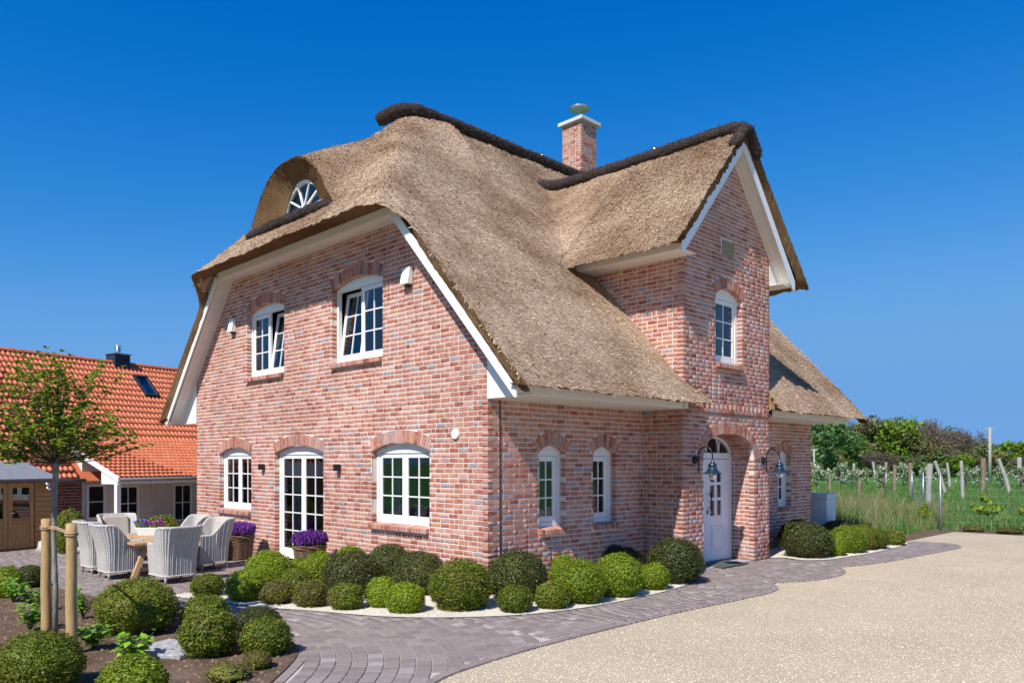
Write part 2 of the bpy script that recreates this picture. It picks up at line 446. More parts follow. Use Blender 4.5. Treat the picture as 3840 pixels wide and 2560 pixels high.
def bevel(o, w=.006, seg=2):
    md = o.modifiers.new("bevel", 'BEVEL'); md.width = w; md.segments = seg; md.limit_method = 'ANGLE'; md.angle_limit = R(40)
    return o
def copy_tree(o, parent=None):
    c = o.copy(); col.objects.link(c); c.parent = parent
    for ch in o.children: copy_tree(ch, c)
    return c
def vnoise(x, y, z=0.0): return noise.noise(Vector((x, y, z)))

# ------------------------------------------------------------------ ground
def sheet(name, poly, z, mat, kind="structure"):
    o = MB().add([(x, y, z) for x, y in poly], [tuple(range(len(poly)))]).build(name, mat)
    tag(o, kind=kind)
    return o
def inside(poly, x, y):
    c = False; n = len(poly); j = n - 1
    for i in range(n):
        xi, yi = poly[i]; xj, yj = poly[j]
        if (yi > y) != (yj > y) and x < (xj - xi) * (y - yi) / (yj - yi) + xi: c = not c
        j = i
    return c
def smooth_line(pts, step=.12):
    out = []
    P = [Vector((*p, 0)) for p in pts]
    for i in range(len(P) - 1):
        p0 = P[max(i - 1, 0)]; p1 = P[i]; p2 = P[i + 1]; p3 = P[min(i + 2, len(P) - 1)]
        n = max(2, int((p2 - p1).length / step))
        for k in range(n):
            t = k / n
            q = .5 * ((2 * p1) + (p2 - p0) * t + (2 * p0 - 5 * p1 + 4 * p2 - p3) * t * t + (3 * p1 - p0 - 3 * p2 + p3) * t ** 3)
            out.append((q.x, q.y))
    out.append(pts[-1])
    return out
field = sheet("field", [(-900, -900), (1200, -900), (1200, 1200), (-900, 1200)], -.05, "field_grass")
yard = sheet("gravel_yard", [(-40, -40), (17.8, -40), (17.8, -1.65), (13.2, -1.6), (13.2, 18), (-40, 18)], -.022, "gravel")
outer_a = smooth_line([(-9, -7.6), (-5.2, -4.1), (-3.64, -3.12), (-2.8, -2.90), (-1.68, -2.80), (-.5, -2.78), (1.1, -2.80), (2.5, -2.90), (3.48, -2.93), (4.0, -2.80), (4.36, -2.50)])
outer_b = smooth_line([(4.36, -2.50), (4.63, -2.6), (5.3, -2.88), (6.2, -2.94), (6.86, -2.76), (7.28, -2.44)])
outer_c = smooth_line([(7.28, -2.44), (7.63, -2.6), (8.85, -2.85), (10.4, -2.97), (12.1, -3.1), (13.1, -3.1), (13.72, -2.65), (13.55, -1.8)])
bed_edge = smooth_line([(-8.2, -4.9), (-5.6, -2.9), (-4.72, -2.06), (-4.05, -1.35), (-3.75, -.8), (-3.58, 0), (-3.66, 1.2), (-3.85, 2.3), (-4.0, 3.1), (-4.25, 3.8), (-4.45, 5), (-4.6, 7.0), (-5.2, 8.6), (-8.5, 9.4)])
path_poly = outer_a + outer_b[1:] + outer_c[1:] + [(13.0, 0), (0, 0), (0, 11.5), (-1, 17), (-9.5, 17), (-9.5, 9.4)] + bed_edge[::-1]
sand = sheet("path", path_poly, -.012, "joint_sand")
bed_inner = smooth_line([(-3.55, 3.5), (-3.15, 2.25), (-2.96, 1.56), (-2.63, .92), (-2.27, .08), (-1.98, -.42), (-1.67, -.77), (-1.22, -1.14), (-.66, -1.47), (-.03, -1.66), (.8, -1.76), (1.91, -1.76), (2.82, -1.66), (3.7, -1.45), (4.25, -1.12)])
corner_bed = bed_inner + [(4.3, -.7), (4.3, .3), (.3, .3), (.3, 3.45), (-1.2, 3.62)]
bedA = sheet("white_gravel_bed", corner_bed, .012, "white_gravel")
right_edge = smooth_line([(7.55, -.85), (7.80, -1.05), (7.72, -1.55), (8.16, -1.88), (9.03, -1.99), (10.04, -2.07), (11.5, -2.06), (12.6, -1.98), (13.3, -1.75)])
right_bed = right_edge + [(13.5, -1.0), (13.0, .4), (7.4, .4), (7.4, -.85)]
bedB = sheet("white_gravel_bed", right_bed, .012, "white_gravel")
soil_poly = bed_edge + [(-14, 9.4), (-14, -4.9)]
soil = sheet("soil_bed", soil_poly, .012, "soil")
strip = sheet("soil_strip", [(13.2, -1.58), (17.7, -1.64), (17.75, -3.2), (17.9, -9), (19.0, -9), (18.8, -2.6), (18.4, -.6), (16.4, -.9), (13.2, -.6)], -.018, "soil")

# pavers: laid in curved and straight courses, real stones with open joints
def paver_mesh(i):
    j = lambda: random.uniform(-.012, .012)
    t = [(-.5 + .03 + j(), -.5 + .04 + j(), 0), (.5 - .03 + j(), -.5 + .04 + j(), 0), (.5 - .03 + j(), .5 - .04 + j(), 0), (-.5 + .03 + j(), .5 - .04 + j(), 0)]
    r = [(-.5, -.5, -.12), (.5, -.5, -.12), (.5, .5, -.12), (-.5, .5, -.12)]
    b = [(x, y, -1) for x, y, _ in r]
    return t + r + b, [(0, 1, 2, 3)] + [(4 + k, 4 + (k + 1) % 4, (k + 1) % 4, k) for k in range(4)] + [(8 + k, 8 + (k + 1) % 4, 4 + (k + 1) % 4, 4 + k) for k in range(4)]
stones = []
def region(x, y):
    if y > 2.6 and x < .2: return 'P'
    if x < -1.5: return 'C'
    if x < 2.5: return 'S'
    if x < 4.5: return 'F1'
    if x < 7.4: return 'F2'
    return 'S'
def keep(x, y, m=.10):
    if not inside(path_poly, x, y): return False
    for dx, dy in ((m, 0), (-m, 0), (0, m), (0, -m)):
        if not inside(path_poly, x + dx, y + dy): return False
    if inside(corner_bed, x, y) and inside(corner_bed, x - .3, y - .2) and inside(corner_bed, x - .25, y): return False
    if inside(right_bed, x, y) and inside(right_bed, x, y - .25): return False
    return True
def lay_straight(code, x0, x1, y0, y1, w, L, swap=False):
    y = y0; i = 0
    while y < y1:
        x = x0 + (i % 2) * L * .5 + random.uniform(-.02, .02)
        while x < x1:
            l = L * random.choice((1, 1, 1, .75, .75, 1.25))
            cx, cy = x + l / 2, y + w / 2
            if region(cx, cy) == code and keep(cx, cy): stones.append((cx, cy, 0.0 if not swap else math.pi / 2, l, w))
            x += l
        y += w; i += 1
def lay_polar(code, c, r0, r1, a0, a1, w, L):
    r = r0; i = 0
    while r < r1:
        a = a0 + random.random() * L / r
        while a < a1:
            l = L * random.choice((1, 1, .75, 1.2)); da = l / (r + w / 2)
            am = a + da / 2; cx = c[0] + (r + w / 2) * math.cos(am); cy = c[1] + (r + w / 2) * math.sin(am)
            if region(cx, cy) == code and keep(cx, cy): stones.append((cx, cy, am + math.pi / 2, l, w))
            a += da
        r += w; i += 1
lay_straight('P', -9, .3, 2.5, 16.8, .152, .205)
lay_straight('S', -1.6, 2.6, -3.4, 0, .128, .19)
lay_straight('S', 7.3, 13.8, -3.4, 0, .128, .19)
lay_polar('C', (-6.4, .05), 2.0, 8.5, -2.2, 1.6, .165, .18)
lay_polar('F1', (2.75, -.75), .2, 3.2, -3.0, 1.0, .15, .17)
lay_polar('F2', (5.55, -.7), .2, 3.2, -3.0, 1.2, .15, .17)
# border course along the outer edge
for line in (outer_a, outer_b, outer_c, bed_edge[::-1][:-1]):
    acc = 0
    for (x0, y0), (x1, y1) in zip(line, line[1:]):
        d = math.hypot(x1 - x0, y1 - y0); nx, ny = -(y1 - y0) / d, (x1 - x0) / d
        stones.append(((x0 + x1) / 2 + nx * .055, (y0 + y1) / 2 + ny * .055, math.atan2(y1 - y0, x1 - x0), d + .004, .115))
camx, camy = cam.location.x, cam.location.y
def seen(x, y):
    dx, dy = x - camx, y - camy; d = (dx + dy) * .70711; l = (dx - dy) * .70711
    return d > 3.5 and abs(l) / d < .68 and 3.7 / d < 1.0 and 2.07 / d < .285
stones.sort(key=lambda s: math.hypot(s[0] - camx, s[1] - camy) + (0 if seen(s[0], s[1]) else 1000))
pm = []
for i in range(6):
    v, f = paver_mesh(i); pm.append(MB().add(v, f).mesh("paver", "paver"))
JO = .008
for i, (x, y, a, l, w) in enumerate(stones[:300]):
    M = Matrix.Translation((x, y, random.uniform(-.001, .003))) @ Matrix.Rotation(a, 4, 'Z') @ Matrix.Diagonal((l - JO, w - JO, .06, 1))
    link("paver", pm[i % 6], sand, M)
V = []; Fc = []
for i, (x, y, a, l, w) in enumerate(stones[300:]):
    v, f = paver_mesh(i); ca, sa = math.cos(a), math.sin(a); o = len(V); dz = random.uniform(-.001, .003)
    for px, py, pz in v:
        px *= l - JO; py *= w - JO
        V.append((x + px * ca - py * sa, y + px * sa + py * ca, pz * .05 + dz))
    Fc += [tuple(k + o for k in q) for q in f]
o = link("pavers", np_mesh("pavers", V, Fc, "paver"), sand); tag(o, kind="stuff")

# loose gravel stones: low pebbles over the yard and the white beds
def pebbles(name, pts, rs, mat, z):
    base = np.array([(1, 0, -.2), (.3, .95, -.2), (-.8, .6, -.2), (-.8, -.6, -.2), (.3, -.95, -.2), (.35, .25, .6), (-.4, .1, .55), (.1, -.45, .6)], np.float32)
    tri = np.array([(0, 1, 5), (1, 6, 5), (1, 2, 6), (2, 3, 6), (3, 7, 6), (3, 4, 7), (4, 0, 7), (0, 5, 7), (5, 6, 7)], np.int32)
    n = len(pts); a = rng.uniform(0, 6.283, n); ca, sa = np.cos(a), np.sin(a)
    b = base[None] * (rs[:, None, None] * rng.uniform(.65, 1.3, (n, 1, 3)))
    x = b[:, :, 0] * ca[:, None] - b[:, :, 1] * sa[:, None] + pts[:, 0, None]
    y = b[:, :, 0] * sa[:, None] + b[:, :, 1] * ca[:, None] + pts[:, 1, None]
    zz = b[:, :, 2] + z
    V = np.stack([x, y, zz], -1).reshape(-1, 3)
    Fq = (tri[None] + (np.arange(n) * 8)[:, None, None]).reshape(-1, 3)
    o = link(name, np_mesh(name, V, Fq, mat)); tag(o, kind="stuff")
    return o
cand = []
while len(cand) < 60000:
    d = 5.2 + 13 * random.random() ** 2.0; l = random.uniform(-.25, .68) * d
    x = camx + .70711 * (d + l); y = camy + .70711 * (d - l)
    if y > -2.4 or inside(path_poly, x, y): continue
    cand.append((x, y))
cand = np.array(cand)
pebbles("gravel", cand, rng.uniform(.004, .0085, len(cand)), "gravel_stone", -.018)
cand = []
while len(cand) < 9000:
    if random.random() < .7: x, y, P = random.uniform(-3.6, 4.3), random.uniform(-1.8, 3.5), corner_bed
    else: x, y, P = random.uniform(7.4, 13.5), random.uniform(-2.1, 0), right_bed
    if inside(P, x, y): cand.append((x, y))
cand = np.array(cand)
pebbles("white_pebbles", cand, rng.uniform(.007, .014, len(cand)), "white_gravel", .016)
cand = []
while len(cand) < 5200:
    x, y = random.uniform(-9, -3.5), random.uniform(-4.5, 8)
    if inside(soil_poly, x, y): cand.append((x, y))
cand = np.array(cand)
pebbles("soil_clods", cand, rng.uniform(.008, .04, len(cand)) * rng.uniform(.3, 1, len(cand)), "soil_clod", .014)

# ------------------------------------------------------------------ the house
house = empty("thatched_house")
tag(house, "red brick house with a thick thatched roof and gabled entrance tower", "house")
class Frame:
    def __init__(s, o, u, n): s.o = Vector(o); s.u = Vector(u); s.n = Vector(n)
    def P(s, a, d, z): return s.o + s.u * a - s.n * d + Vector((0, 0, z))
FA = Frame((0, 0, 0), (0, 1, 0), (-1, 0, 0))
FB = Frame((0, 0, 0), (1, 0, 0), (0, -1, 0))
FT = Frame((4.12, -.88, 0), (1, 0, 0), (0, -1, 0))
FS = Frame((4.12, -.88, 0), (0, 1, 0), (-1, 0, 0))
def fbox(mb, F, a0, a1, d0, d1, z0, z1):
    p = [F.P(a, d, z) for z in (z0, z1) for a, d in ((a0, d0), (a1, d0), (a1, d1), (a0, d1))]
    if F.u.cross(-F.n).z < 0: p = [p[i] for i in (1, 0, 3, 2, 5, 4, 7, 6)]
    return mb.hexa(p)
class Opening:
    """wall opening with an arched head"""
    def __init__(s, a0, a1, zb, zs, rise, t=.228, sup=None, sill=True):
        s.a0, s.a1, s.zb, s.zs, s.rise, s.t, s.sill = a0, a1, zb, zs, rise, t, sill
        s.c = (a0 + a1) / 2; s.w = (a1 - a0) / 2
        N = 80; pts = []
        if sup is None:
            Rr = (s.w ** 2 + rise ** 2) / (2 * rise); zc = zs + rise - Rr; th = math.asin(s.w / Rr)
            for i in range(N + 1):
                a = -th + 2 * th * i / N
                pts.append((Rr * math.sin(a), zc + Rr * math.cos(a), math.sin(a), math.cos(a)))
        else:
            for i in range(N + 1):
                a = math.pi * (1 - i / N); x = math.copysign(abs(math.cos(a)) ** (2 / sup), math.cos(a)) * s.w; z = abs(math.sin(a)) ** (2 / sup) * rise
                nx = math.copysign(abs(x / s.w) ** (sup - 1) / s.w, x); nz = (z / rise) ** (sup - 1) / rise; l = math.hypot(nx, nz)
                pts.append((x, zs + z, nx / l, nz / l))
        s.pts = pts
    def ztop(s): return s.zs + s.rise
    def head(s, x):
        """height of the intrados at offset x from the middle"""
        for p, q in zip(s.pts, s.pts[1:]):
            if p[0] <= x <= q[0]: return p[1] + (q[1] - p[1]) * (x - p[0]) / max(1e-6, q[0] - p[0])
        return s.zs
    def hole(s, z):
        if z < s.zb or z > s.ztop(): return None
        if z <= s.zs: return (s.a0, s.a1)
        w = 0
        for p, q in zip(s.pts, s.pts[1:]):
            if (p[1] - z) * (q[1] - z) <= 0 and p[1] != q[1]: w = max(w, abs(p[0] + (q[0] - p[0]) * (z - p[1]) / (q[1] - p[1])))
        return (s.c - w, s.c + w)
    def excl(s, z0, z1):
        zm = (z0 + z1) / 2
        lo = s.zb - (.105 if s.sill else 0)
        if zm < lo: return None
        w = 0
        if zm <= s.zs: w = s.w + (.0 if zm > s.zb else .01)
        for x, z, nx, nz in s.pts:
            zt = z + nz * s.t
            if z <= zm <= zt and nz > 1e-4: w = max(w, abs(x + nx * (zm - z) / nz))
        # ring outline
        for p, q in zip(s.pts, s.pts[1:]):
            pa = (p[0] + p[2] * s.t, p[1] + p[3] * s.t); qa = (q[0] + q[2] * s.t, q[1] + q[3] * s.t)
            if (pa[1] - zm) * (qa[1] - zm) <= 0: w = max(w, abs(pa[0]))
        return (s.c - w, s.c + w) if w > 0 else None
CO = .0825; JT = .0155
def gen(alen, ztop, arange, ops, seed, z0=0.0, phase=0):
    rd = random.Random(seed); out = []
    for i in range(int((ztop - z0) / CO) + 1):
        zb = z0 + i * CO + JT / 2; zt = zb + CO - JT
        lo, hi = arange(zb)
        if hi - lo < .1: continue
        lo = max(0, lo); hi = min(alen, hi)
        a = 0; first = True; prev_h = 0
        seq = []
        while a < alen - .001:
            if first: l = (.225 if (i + phase) % 2 == 0 else .112); first = False
            else:
                r_ = rd.random()
                l = .113 if (r_ < .26 and prev_h < 1) else .2315
                prev_h = prev_h + 1 if l < .15 else 0
            l *= rd.uniform(.97, 1.03)
            if alen - a - l < .07: l = alen - a
            seq.append((a, min(alen, a + l))); a += l
        ex = [e for e in (o.excl(zb, zt) for o in ops) if e]
        for s0, s1 in seq:
            s0 += JT / 2 if s0 > 0 else 0; s1 -= JT / 2 if s1 < alen else 0
            if s1 < lo - .02 or s0 > hi + .02: continue
            pcs = [(s0, s1)]
            for e0, e1 in ex:
                nx = []
                for p0, p1 in pcs:
                    if p1 <= e0 or p0 >= e1: nx.append((p0, p1)); continue
                    if p0 < e0: nx.append((p0, e0))
                    if p1 > e1: nx.append((e1, p1))
                pcs = nx
            for p0, p1 in pcs:
                p0 = max(p0, lo - .05); p1 = min(p1, hi + .05)
                if p1 - p0 > .035: out.append((p0, p1, zb, zt))
    return out
def mortar(mb, F, alen, ztop, arange, ops, rec=.008, step=.0206, z0=0.0):
    z = z0
    while z < ztop:
        h = step; zm = z + h / 2
        lo, hi = arange(zm); lo = max(0, lo); hi = min(alen, hi)
        hs_ = sorted(x for x in (o.hole(zm) for o in ops) if x)
        if not hs_:
            # take taller strips where nothing opens
            n = 1
            while n < 12 and z + h * (n + 1) < ztop and not any(o.hole(z + h * (n + .5)) for o in ops) and arange(z + h * n) == arange(zm): n += 1
            h = step * n
        a = lo
        for e0, e1 in hs_ + [(hi, hi)]:
            if e0 > a + .001: mb.quad(F.P(a, rec, z), F.P(e0, rec, z), F.P(e0, rec, z + h), F.P(a, rec, z + h))
            a = max(a, e1)
        z += h
def reveals(mb, F, op, dep, rec=.006):
    for a, s in ((op.a0, -1), (op.a1, 1)):
        mb.quad(F.P(a + s * rec, .006, op.zb), F.P(a + s * rec, dep, op.zb), F.P(a + s * rec, dep, op.zs), F.P(a + s * rec, .006, op.zs))
    for p, q in zip(op.pts, op.pts[1:]):
        mb.quad(F.P(op.c + p[0], .006, p[1] + rec), F.P(op.c + q[0], .006, q[1] + rec), F.P(op.c + q[0], dep, q[1] + rec), F.P(op.c + p[0], dep, p[1] + rec))
def brick_local(rd, jit=1.0):
    """unit brick: x along, y into the wall, z up; front face at y=0"""
    j = lambda s: rd.uniform(-s, s) * jit
    cx, cz, cy = .026, .085, .055
    v = [(-.5 + cx + j(.012), j(.02), -.5 + cz + j(.03)), (.5 - cx + j(.012), j(.02), -.5 + cz + j(.03)), (.5 - cx + j(.012), j(.02), .5 - cz + j(.03)), (-.5 + cx + j(.012), j(.02), .5 - cz + j(.03))]
    r = [(-.5, cy, -.5), (.5, cy, -.5), (.5, cy, .5), (-.5, cy, .5)]
    b = [(x, 1, z) for x, y, z in r]
    f = [(0, 1, 2, 3)] + [(4 + k, 4 + (k + 1) % 4, (k + 1) % 4, k) for k in range(4)] + [(8 + k, 8 + (k + 1) % 4, 4 + (k + 1) % 4, 4 + k) for k in range(4)]
    return v + r + b, f
brd = random.Random(3)
UNIT = [brick_local(brd) for _ in range(8)]
UMESH = []
for v, f in UNIT: UMESH.append(MB().add(v, f).mesh("brick", "brick"))
BD = .118
def frame_matrix(F, a, z, l, h, dep=BD, front=0.0):
    x = F.u if F.u.cross(-F.n).z > 0 else -F.u
    M = Matrix.Identity(4); p = F.P(a, front, z)
    for i, c in enumerate((x * l, -F.n * dep, Vector((0, 0, h)), p)):
        M[0][i], M[1][i], M[2][i] = c
    return M
all_bricks = []
wall = MB()
# window and door openings, measured along each wall
W1 = Opening(7.82, 9.45, .965, 2.27, .15); DA = Opening(4.77, 6.73, .03, 2.27, .15, sill=False); W3 = Opening(1.43, 3.11, .965, 2.27, .15)
W4 = Opening(6.33, 8.02, 3.99, 5.42, .15); W5 = Opening(2.77, 4.45, 3.99, 5.42, .15)
B1 = Opening(1.17, 1.85, .965, 2.22, .14); B2 = Opening(2.59, 3.27, .965, 2.22, .14); B3 = Opening(9.72, 10.40, .965, 2.22, .14)
TW = Opening(5.29 - 4.12, 6.33 - 4.12, 4.03, 5.36, .17); TD = Opening(4.84 - 4.12, 6.83 - 4.12, .0, 2.12, .52, t=.235, sup=2.45, sill=False)
def rA(z):
    if z < 4.05: return (0, 10.75)
    k = (z - 4.05) / 1.113
    return (k - .04, 10.75 - k + .04)
def rT(z):
    k = (z - 5.89) / 1.11 - .47
    return (max(0, k), min(3.39, 3.39 - k)) if k > 0 else (0, 3.39)
walls = [(FA, 10.75, 6.34, rA, [W1, DA, W3, W4, W5], 11, 0), (FB, 11.56, 3.10, lambda z: (0, 11.56), [B1, B2, B3], 12, 1),
         (FT, 3.39, 8.35, rT, [TW, TD], 13, 1), (FS, 2.6, 5.92, lambda z: (0, 2.6), [], 14, 0)]
for F, L, zt, ar, ops, sd, ph in walls:
    for bq in gen(L, zt, ar, ops, sd, 0.0, ph):
        a0, a1, z0, z1 = bq
        if F is FB:
            if a0 > 4.09 and a1 < 7.53: continue
            if a0 < 4.12 < a1: a1 = 4.115
            if a0 < 7.515 < a1: a0 = 7.52
        if F is FS and z1 < 3.0:
            if a0 > .84: continue
            a1 = min(a1, .874)
        if a1 - a0 < .03: continue
        if F is FT and .15 < (a0 + a1) / 2 < 3.25 and 3.11 < (z0 + z1) / 2 < 3.245: continue
        if F is FT and 5.52 - 4.12 < (a0 + a1) / 2 < 6.02 - 4.12 and 6.17 < (z0 + z1) / 2 < 6.49: continue
        all_bricks.append((F, a0, a1, z0, z1))
    if F is FB:
        mortar(wall, F, 4.15, zt, lambda z: (0, 4.15), [B1, B2]); 
        F2 = Frame((7.48, 0, 0), (1, 0, 0), (0, -1, 0)); op = Opening(B3.a0 - 7.48, B3.a1 - 7.48, .965, 2.22, .14)
        mortar(wall, F2, 4.08, zt, lambda z: (0, 4.08), [op])
    else: mortar(wall, F, L, zt, ar, ops)
    for op in ops: reveals(wall, F, op, .19 if op is not TD else .56)
brick_wall = wall.build("wall", "mortar", house)
# hidden sides of the shell keep the rooms dark
sh = MB()
sh.prism([(11.50, .02, 0), (11.50, 10.73, 0), (11.50, 10.73, 3.6), (11.50, 8.8, 6.1), (11.50, 1.95, 6.1), (11.50, .02, 3.6)], (.055, 0, 0)); sh.box(.05, 10.68, 0, 11.5, 10.745, 4.0)
sh.box(7.46, -.86, 0, 7.505, 1.5, 5.9)
sh.build("rear_wall", "plain_wall", house)
def vis(bk):
    F, a0, a1, z0, z1 = bk
    p = F.P((a0 + a1) / 2, 0, (z0 + z1) / 2) - cam.location
    d = (p.x + p.y) * .70711
    c = abs(Vector((F.n.x, F.n.y, 0)).dot(p.normalized()))
    hid = 0 if (F is FA) or (F is FB and z0 > .75) or F is FT else 4
    if F is FA and z0 < .62 and bk[1] < 3.2: hid = 4
    return d / max(.05, c * (a1 - a0) / .22) + hid * 10
all_bricks.sort(key=vis)
for i, (F, a0, a1, z0, z1) in enumerate(all_bricks[:300]):
    link("brick", UMESH[i % 8], brick_wall, frame_matrix(F, (a0 + a1) / 2, (z0 + z1) / 2, a1 - a0, z1 - z0))
def join_bricks(name, items, mat, parent, seed=1):
    rd = random.Random(seed); V = []; Q = []
    for F, a0, a1, z0, z1 in items:
        v, f = UNIT[rd.randrange(8)]; M = frame_matrix(F, (a0 + a1) / 2, (z0 + z1) / 2, a1 - a0, z1 - z0)
        o = len(V); V += [tuple(M @ Vector(p)) for p in v]; Q += [tuple(k + o for k in q) for q in f]
    ob = link(name, np_mesh(name, V, Q, mat), parent); tag(ob, kind="stuff")
    return ob
join_bricks("bricks", all_bricks[300:], "brick", brick_wall)
# porch passage sides: brick lined
FPR = Frame((6.83, -.88, 0), (0, 1, 0), (-1, 0, 0)); FPL = Frame((4.84, -.34, 0), (0, -1, 0), (1, 0, 0))
items = [(FPR, a0 + .12, a1 + .12, z0, z1) for a0, a1, z0, z1 in gen(.44, 2.2, lambda z: (0, .44), [], 21)] + [(FPL, a0, a1, z0, z1) for a0, a1, z0, z1 in gen(.44, 2.2, lambda z: (0, .44), [], 22)]
for p, q in list(zip(TD.pts, TD.pts[1:]))[::4]:
    pass
join_bricks("passage_bricks", items, "brick", brick_wall, 5)
vault = MB()
pts = TD.pts
ring_n = 34
def arch_at(op, n):
    """n+1 evenly spaced points with normals along the intrados"""
    acc = [0]
    for p, q in zip(op.pts, op.pts[1:]): acc.append(acc[-1] + math.hypot(q[0] - p[0], q[1] - p[1]))
    out = []
    for i in range(n + 1):
        t = acc[-1] * i / n; k = 0
        while k < len(acc) - 2 and acc[k + 1] < t: k += 1
        f = (t - acc[k]) / max(1e-9, acc[k + 1] - acc[k]); p, q = op.pts[k], op.pts[k + 1]
        v = [p[j] + (q[j] - p[j]) * f for j in range(4)]; l = math.hypot(v[2], v[3]); v[2] /= l; v[3] /= l
        out.append(v)
    return out, acc[-1]
VV = []
vr, vl = arch_at(TD, 26)
for i in range(26):
    p, q = vr[i], vr[i + 1]
    d0 = .10; k = 0
    while d0 < .5:
        d1 = min(.54, d0 + (.22 if (k or i % 2) else .11)); k += 1
        g = .006
        mid = [(p[j] + q[j]) / 2 for j in range(4)]
        e = (q[0] - p[0], q[1] - p[1]); le = math.hypot(*e); e = (e[0] / le * g, e[1] / le * g)
        A = (p[0] + e[0], p[1] + e[1]); B = (q[0] - e[0], q[1] - e[1])
        vv = []
        for off in (0, .05):
            for (X, Z), dd in ((A, d0 + g), (B, d0 + g), (B, d1 - g), (A, d1 - g)):
                vv.append(FT.P(TD.c + X + mid[2] * off, dd, Z + mid[3] * off))
        vault.hexa(vv); d0 = d1
tag(vault.build("vault_bricks", "brick", brick_wall), kind="stuff")
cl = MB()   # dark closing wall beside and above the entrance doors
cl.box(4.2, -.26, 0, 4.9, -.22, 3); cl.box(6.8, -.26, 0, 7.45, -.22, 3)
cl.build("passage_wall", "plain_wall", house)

# ---- windows
def wedge_brick(F, op, p, q, parent, rd, d0=-.004, dep=.118):
    g = .007
    def sh_(p, q, off):
        ax, az = p[0] + p[2] * off, p[1] + p[3] * off; bx, bz = q[0] + q[2] * off, q[1] + q[3] * off
        l = math.hypot(bx - ax, bz - az); ex, ez = (bx - ax) / l * g, (bz - az) / l * g
        return (ax + ex, az + ez), (bx - ex, bz - ez)
    A, B = sh_(p, q, .004); D, Cc = sh_(p, q, op.t - .006)
    c = .007
    cen = ((A[0] + B[0] + Cc[0] + D[0]) / 4, (A[1] + B[1] + Cc[1] + D[1]) / 4)
    quad = [A, B, Cc, D]
    def ins(pt): return (pt[0] + (cen[0] - pt[0]) * .12, pt[1] + (cen[1] - pt[1]) * .045)
    j = rd.uniform(-.003, .004)
    v = [F.P(op.c + x, d0 + j, z) for x, z in map(ins, quad)] + [F.P(op.c + x, d0 + .007, z) for x, z in quad] + [F.P(op.c + x, dep, z) for x, z in quad]
    f = [(0, 1, 2, 3)] + [(4 + k, 4 + (k + 1) % 4, (k + 1) % 4, k) for k in range(4)] + [(8 + k, 8 + (k + 1) % 4, 4 + (k + 1) % 4, 4 + k) for k in range(4)]
    MB().add(v, f).build("arch_brick", "brick", parent)
def arch_ring(F, op, n, parent, seed):
    rd = random.Random(seed); pts, _ = arch_at(op, n)
    for i in range(n): wedge_brick(F, op, pts[i], pts[i + 1], parent, rd)
def sill_row(F, op, parent, seed, over=.0):
    rd = random.Random(seed); n = max(6, round((op.a1 - op.a0 + 2 * over) / .082)); w = (op.a1 - op.a0 + 2 * over) / n
    for i in range(n):
        a = op.a0 - over + i * w + .006; b_ = a + w - .012
        pr = -.08 + rd.uniform(-.006, .006); zt = op.zb + .0; z0 = op.zb - .10
        v = [F.P(a, .12, z0 + .02), F.P(b_, .12, z0 + .02), F.P(b_, .12, zt + .015), F.P(a, .12, zt + .015),
             F.P(a, pr, z0), F.P(b_, pr, z0), F.P(b_, pr, zt - .012), F.P(a, pr, zt - .012)]
        bevel(MB().hexa(v).build("sill_brick", "brick", parent), .006, 1)
